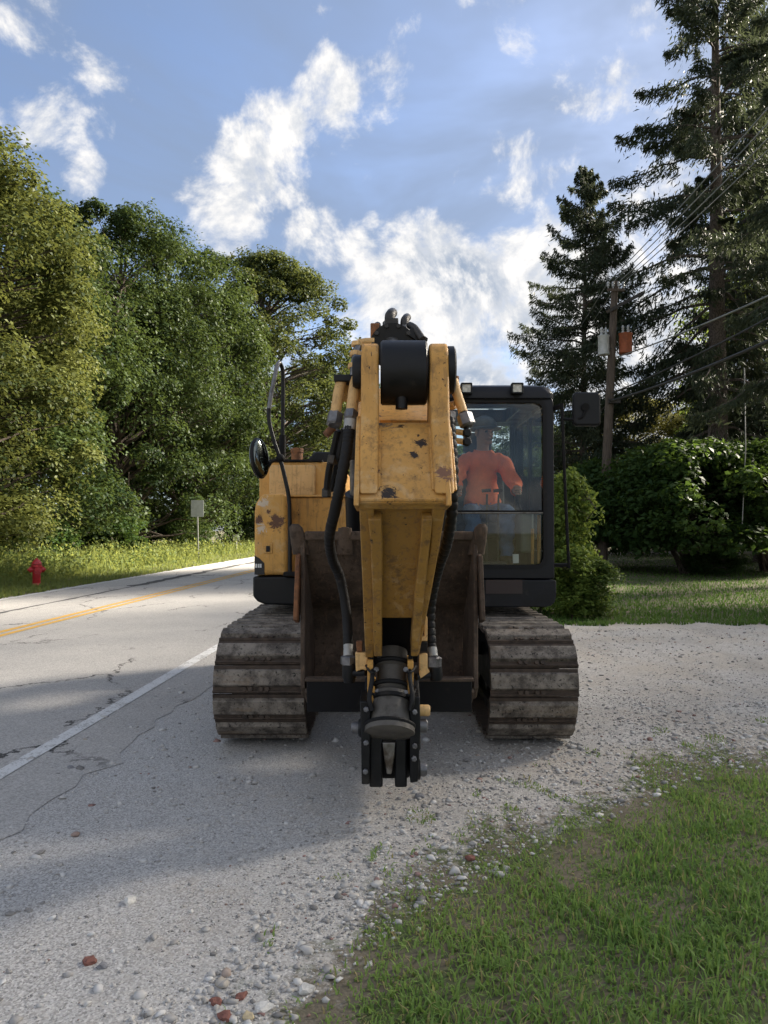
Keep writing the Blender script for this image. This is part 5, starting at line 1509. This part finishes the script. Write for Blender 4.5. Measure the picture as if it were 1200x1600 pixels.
E = [('pel', 'wst'), ('wst', 'chs'), ('chs', 'upc'), ('upc', 'nck'), ('nck', 'hd0'), ('hd0', 'hd1'), ('hd1', 'hd2')]
for s, nm in ((-1, 'l'), (1, 'r')):
    J['sh' + nm] = (V((mx_ + s * .185, 6.90, 2.10)), .072)
    J['el' + nm] = (V((mx_ + s * .275, 6.76, 1.885)), .052)
    J['wr' + nm] = (V((mx_ + s * .255, 6.585, 1.825)), .032)
    J['pm' + nm] = (V((mx_ + s * .262, 6.545, 1.83)), (.036, .024))
    J['hp' + nm] = (V((mx_ + s * .095, 6.88, 1.63)), .098)
    J['kn' + nm] = (V((mx_ + s * .15, 6.45, 1.655)), .066)
    J['an' + nm] = (V((mx_ + s * .135, 6.40, 1.27)), .045)
    J['ft' + nm] = (V((mx_ + s * .14, 6.34, 1.20)), .045)
    J['to' + nm] = (V((mx_ + s * .15, 6.20, 1.185)), .036)
    E += [('upc', 'sh' + nm), ('sh' + nm, 'el' + nm), ('el' + nm, 'wr' + nm), ('wr' + nm, 'pm' + nm),
          ('pel', 'hp' + nm), ('hp' + nm, 'kn' + nm), ('kn' + nm, 'an' + nm), ('an' + nm, 'ft' + nm), ('ft' + nm, 'to' + nm)]
pv, pn, pf = skinned('figure', J, E, 'pel')
mb = MB().add(pv, pf)
# fingers curled round the joystick grips, thumbs on the inner side
for s in (-1, 1):
    pm = J['pml' if s < 0 else 'pmr'][0]
    for i in range(4):
        b0 = pm + V((0, -.012, .030 - .019 * i)); ln = (.9, 1.0, .95, .8)[i]
        pts_ = [b0 + V((s * .010, 0, 0)), b0 + V((s * .016, -.030 * ln, 0)), b0 + V((s * .002, -.052 * ln, -.002)), b0 + V((-s * .024 * ln, -.048 * ln, -.004)), b0 + V((-s * .030, -.026, -.004))]
        mb.tube(curve_pts(pts_, 9), [.0095, .0095, .0092, .009, .009, .0088, .0085, .008, .006], 7)
    mb.tube(curve_pts([pm + V((-s * .018, .005, .012)), pm + V((-s * .034, -.018, .026)), pm + V((-s * .030, -.042, .034)), pm + V((-s * .018, -.056, .034))], 8), [.013, .0125, .012, .0115, .011, .0105, .0095, .007], 7)
# nose, brows, ears, mouth as part of the head
hc = J['hd1'][0]
fd = V((.45, -.89, 0)).normalized(); sd_ = V((.89, .45, 0)).normalized()
rotf = Matrix((sd_, -fd, V((0, 0, 1)))).transposed()
mb.ball(hc + fd * .098 + V((0, 0, -.012)), 1, (.013, .022, .024), 8, 6, rotf)
mb.ball(hc + fd * .088 + V((0, 0, .022)), 1, (.050, .014, .010), 8, 6, rotf)
mb.ball(hc + fd * .070 + V((0, 0, -.085)), 1, (.038, .030, .026), 8, 6, rotf)
mb.ball(hc + fd * .090 + V((0, 0, -.050)), 1, (.024, .008, .008), 8, 6, rotf)
for s in (-1, 1):
    mb.ball(hc + sd_ * s * .082, 1, (.012, .022, .034), 8, 6, rotf)
per = mb.build('person', SKIN, None, PO)
tag(per, 'person in orange shirt, jeans and dark hard hat seated in the cab', 'person')
per['org'] = tuple(PO)
for s in (-1, 1):
    ey = MB().ball(hc + fd * .084 + sd_ * s * .032 + V((0, 0, .006)), .011)
    ey.build('eye', BLK, per, PO)
def clothing(name, m, test, off):
    """layer that follows the body outside the skin where test() holds"""
    keep = [f for f in pf if all(test(pv[i]) for i in f)]
    used = sorted({i for f in keep for i in f}); mp2 = {i: j for j, i in enumerate(used)}
    rr_ = np.random.default_rng(3)
    mb2 = MB()
    mb2.add([pv[i] + pn[i] * (off + .007 * math.sin(pv[i].z * 62 + pv[i].x * 48 + 2 * math.sin(pv[i].x * 21)) + .005 * math.sin(pv[i].x * 95 + pv[i].z * 33)) for i in used], [tuple(mp2[i] for i in f) for f in keep])
    o = mb2.build(name, m, per, PO)
    sd2 = o.modifiers.new('thick', 'SOLIDIFY'); sd2.thickness = .004; sd2.offset = -1
    return o
clothing('shirt', SHIRT, lambda p: p.z > 1.70 and p.z < 2.215 and p.y > 6.60 and not (p.y < 6.72 and p.z < 1.76), .016)
clothing('trousers', DENIM, lambda p: p.z < 1.79 and p.z > 1.26 and not (p.z > 1.745 and p.y < 6.75), .014)
clothing('boots', BOOT, lambda p: p.z < 1.30 and p.y < 6.6, .012)
# hard hat: shell, brim, peak
hat = MB()
hb_ = hc + V((0, 0.004, .035))
loops = []
for i in range(9):
    a = i / 8 * pi / 2 * .98
    loops.append([hb_ + rotf @ V((cos(a) * .120 * cos(2 * pi * k_ / 22), cos(a) * .142 * sin(2 * pi * k_ / 22), sin(a) * .128)) for k_ in range(22)])
hat.loft(loops)
hat.loft([[hb_ + rotf @ V((r_ * .120 * cos(2 * pi * k_ / 22), r_ * .142 * sin(2 * pi * k_ / 22) - (.05 * max(0, -sin(2 * pi * k_ / 22)) ** 2 if r_ > 1.05 else 0), z_)) for k_ in range(22)] for r_, z_ in ((.95, .004), (1.14, -.006), (1.14, .002), (.98, .014))])
hat.build('hard_hat', HATM, per, PO)

# ------------------------------------------------------------------ single stones that stand out on the shoulder
BRICK = simple('brick_fragment', (.20, .085, .065), .9, 0, .25, 60, (.16, .06, .045), .55, .4)
PALEST = simple('pale_stone', (.62, .60, .56), .9, 0, .15, 50, (.4, .38, .34), .56, .4)
YELST = simple('ochre_stone', (.46, .38, .24), .9, 0, .15, 50, bump=.4)
GREYST = simple('grey_stone', (.20, .20, .21), .9, 0, .2, 50, bump=.4)
rs = np.random.default_rng(91)
for px, py, rad, m, lab in ((140, 1506, 10, BRICK, 'red brick fragment at lower left of the shoulder'), (160, 1513, 9, GREYST, 'dark grey stone right beside the red brick fragment'),
        (203, 1411, 11, PALEST, 'tan stone lying on the plain shoulder above the brick fragment'), (338, 1569, 11, BRICK, 'red brick bit leftmost of the cluster by the grass'),
        (352, 1592, 11, BRICK, 'red brick bit at the bottom edge by the grass'), (376, 1561, 9, BRICK, 'small red brick bit left of the white stone'),
        (412, 1579, 14, PALEST, 'largest white stone at the grass edge near the bottom'), (388, 1592, 9, YELST, 'yellowish stone below the white stone'),
        (478, 1551, 14, PALEST, 'flat pale stone inside the grass edge'), (735, 1344, 8, BRICK, 'reddish stone in front of the linkage near the grass'),
        (110, 1201, 6, GREYST, 'dark clod on the road shoulder below the white line'), (655, 1247, 8, GREYST, 'dark stone on the gravel right below the linkage')):
    g0 = G(px, py); sz = rad * g0.y / F_PX
    bm = bmesh.new(); bmesh.ops.create_icosphere(bm, subdivisions=2, radius=1)
    sc3 = (rs.uniform(.9, 1.3), rs.uniform(.7, 1.0), rs.uniform(.45, .65)); ph = rs.uniform(0, 6, 3)
    for v in bm.verts:
        k3 = 1 + .22 * sin(v.co.x * 3 + ph[0]) * sin(v.co.y * 4 + ph[1]) + rs.normal() * .09
        v.co = Vector((v.co.x * sc3[0], v.co.y * sc3[1], max(v.co.z, -.45) * sc3[2])) * k3 * sz
    me = bpy.data.meshes.new('stone'); bm.to_mesh(me); bm.free(); me.materials.append(m)
    o = bpy.data.objects.new('stone', me); COL.objects.link(o)
    o.location = (g0.x, g0.y, .004 + sz * .2); o.rotation_euler = (0, 0, rs.uniform(0, 6))
    tag(o, lab, 'stone', 'single stones on the shoulder')
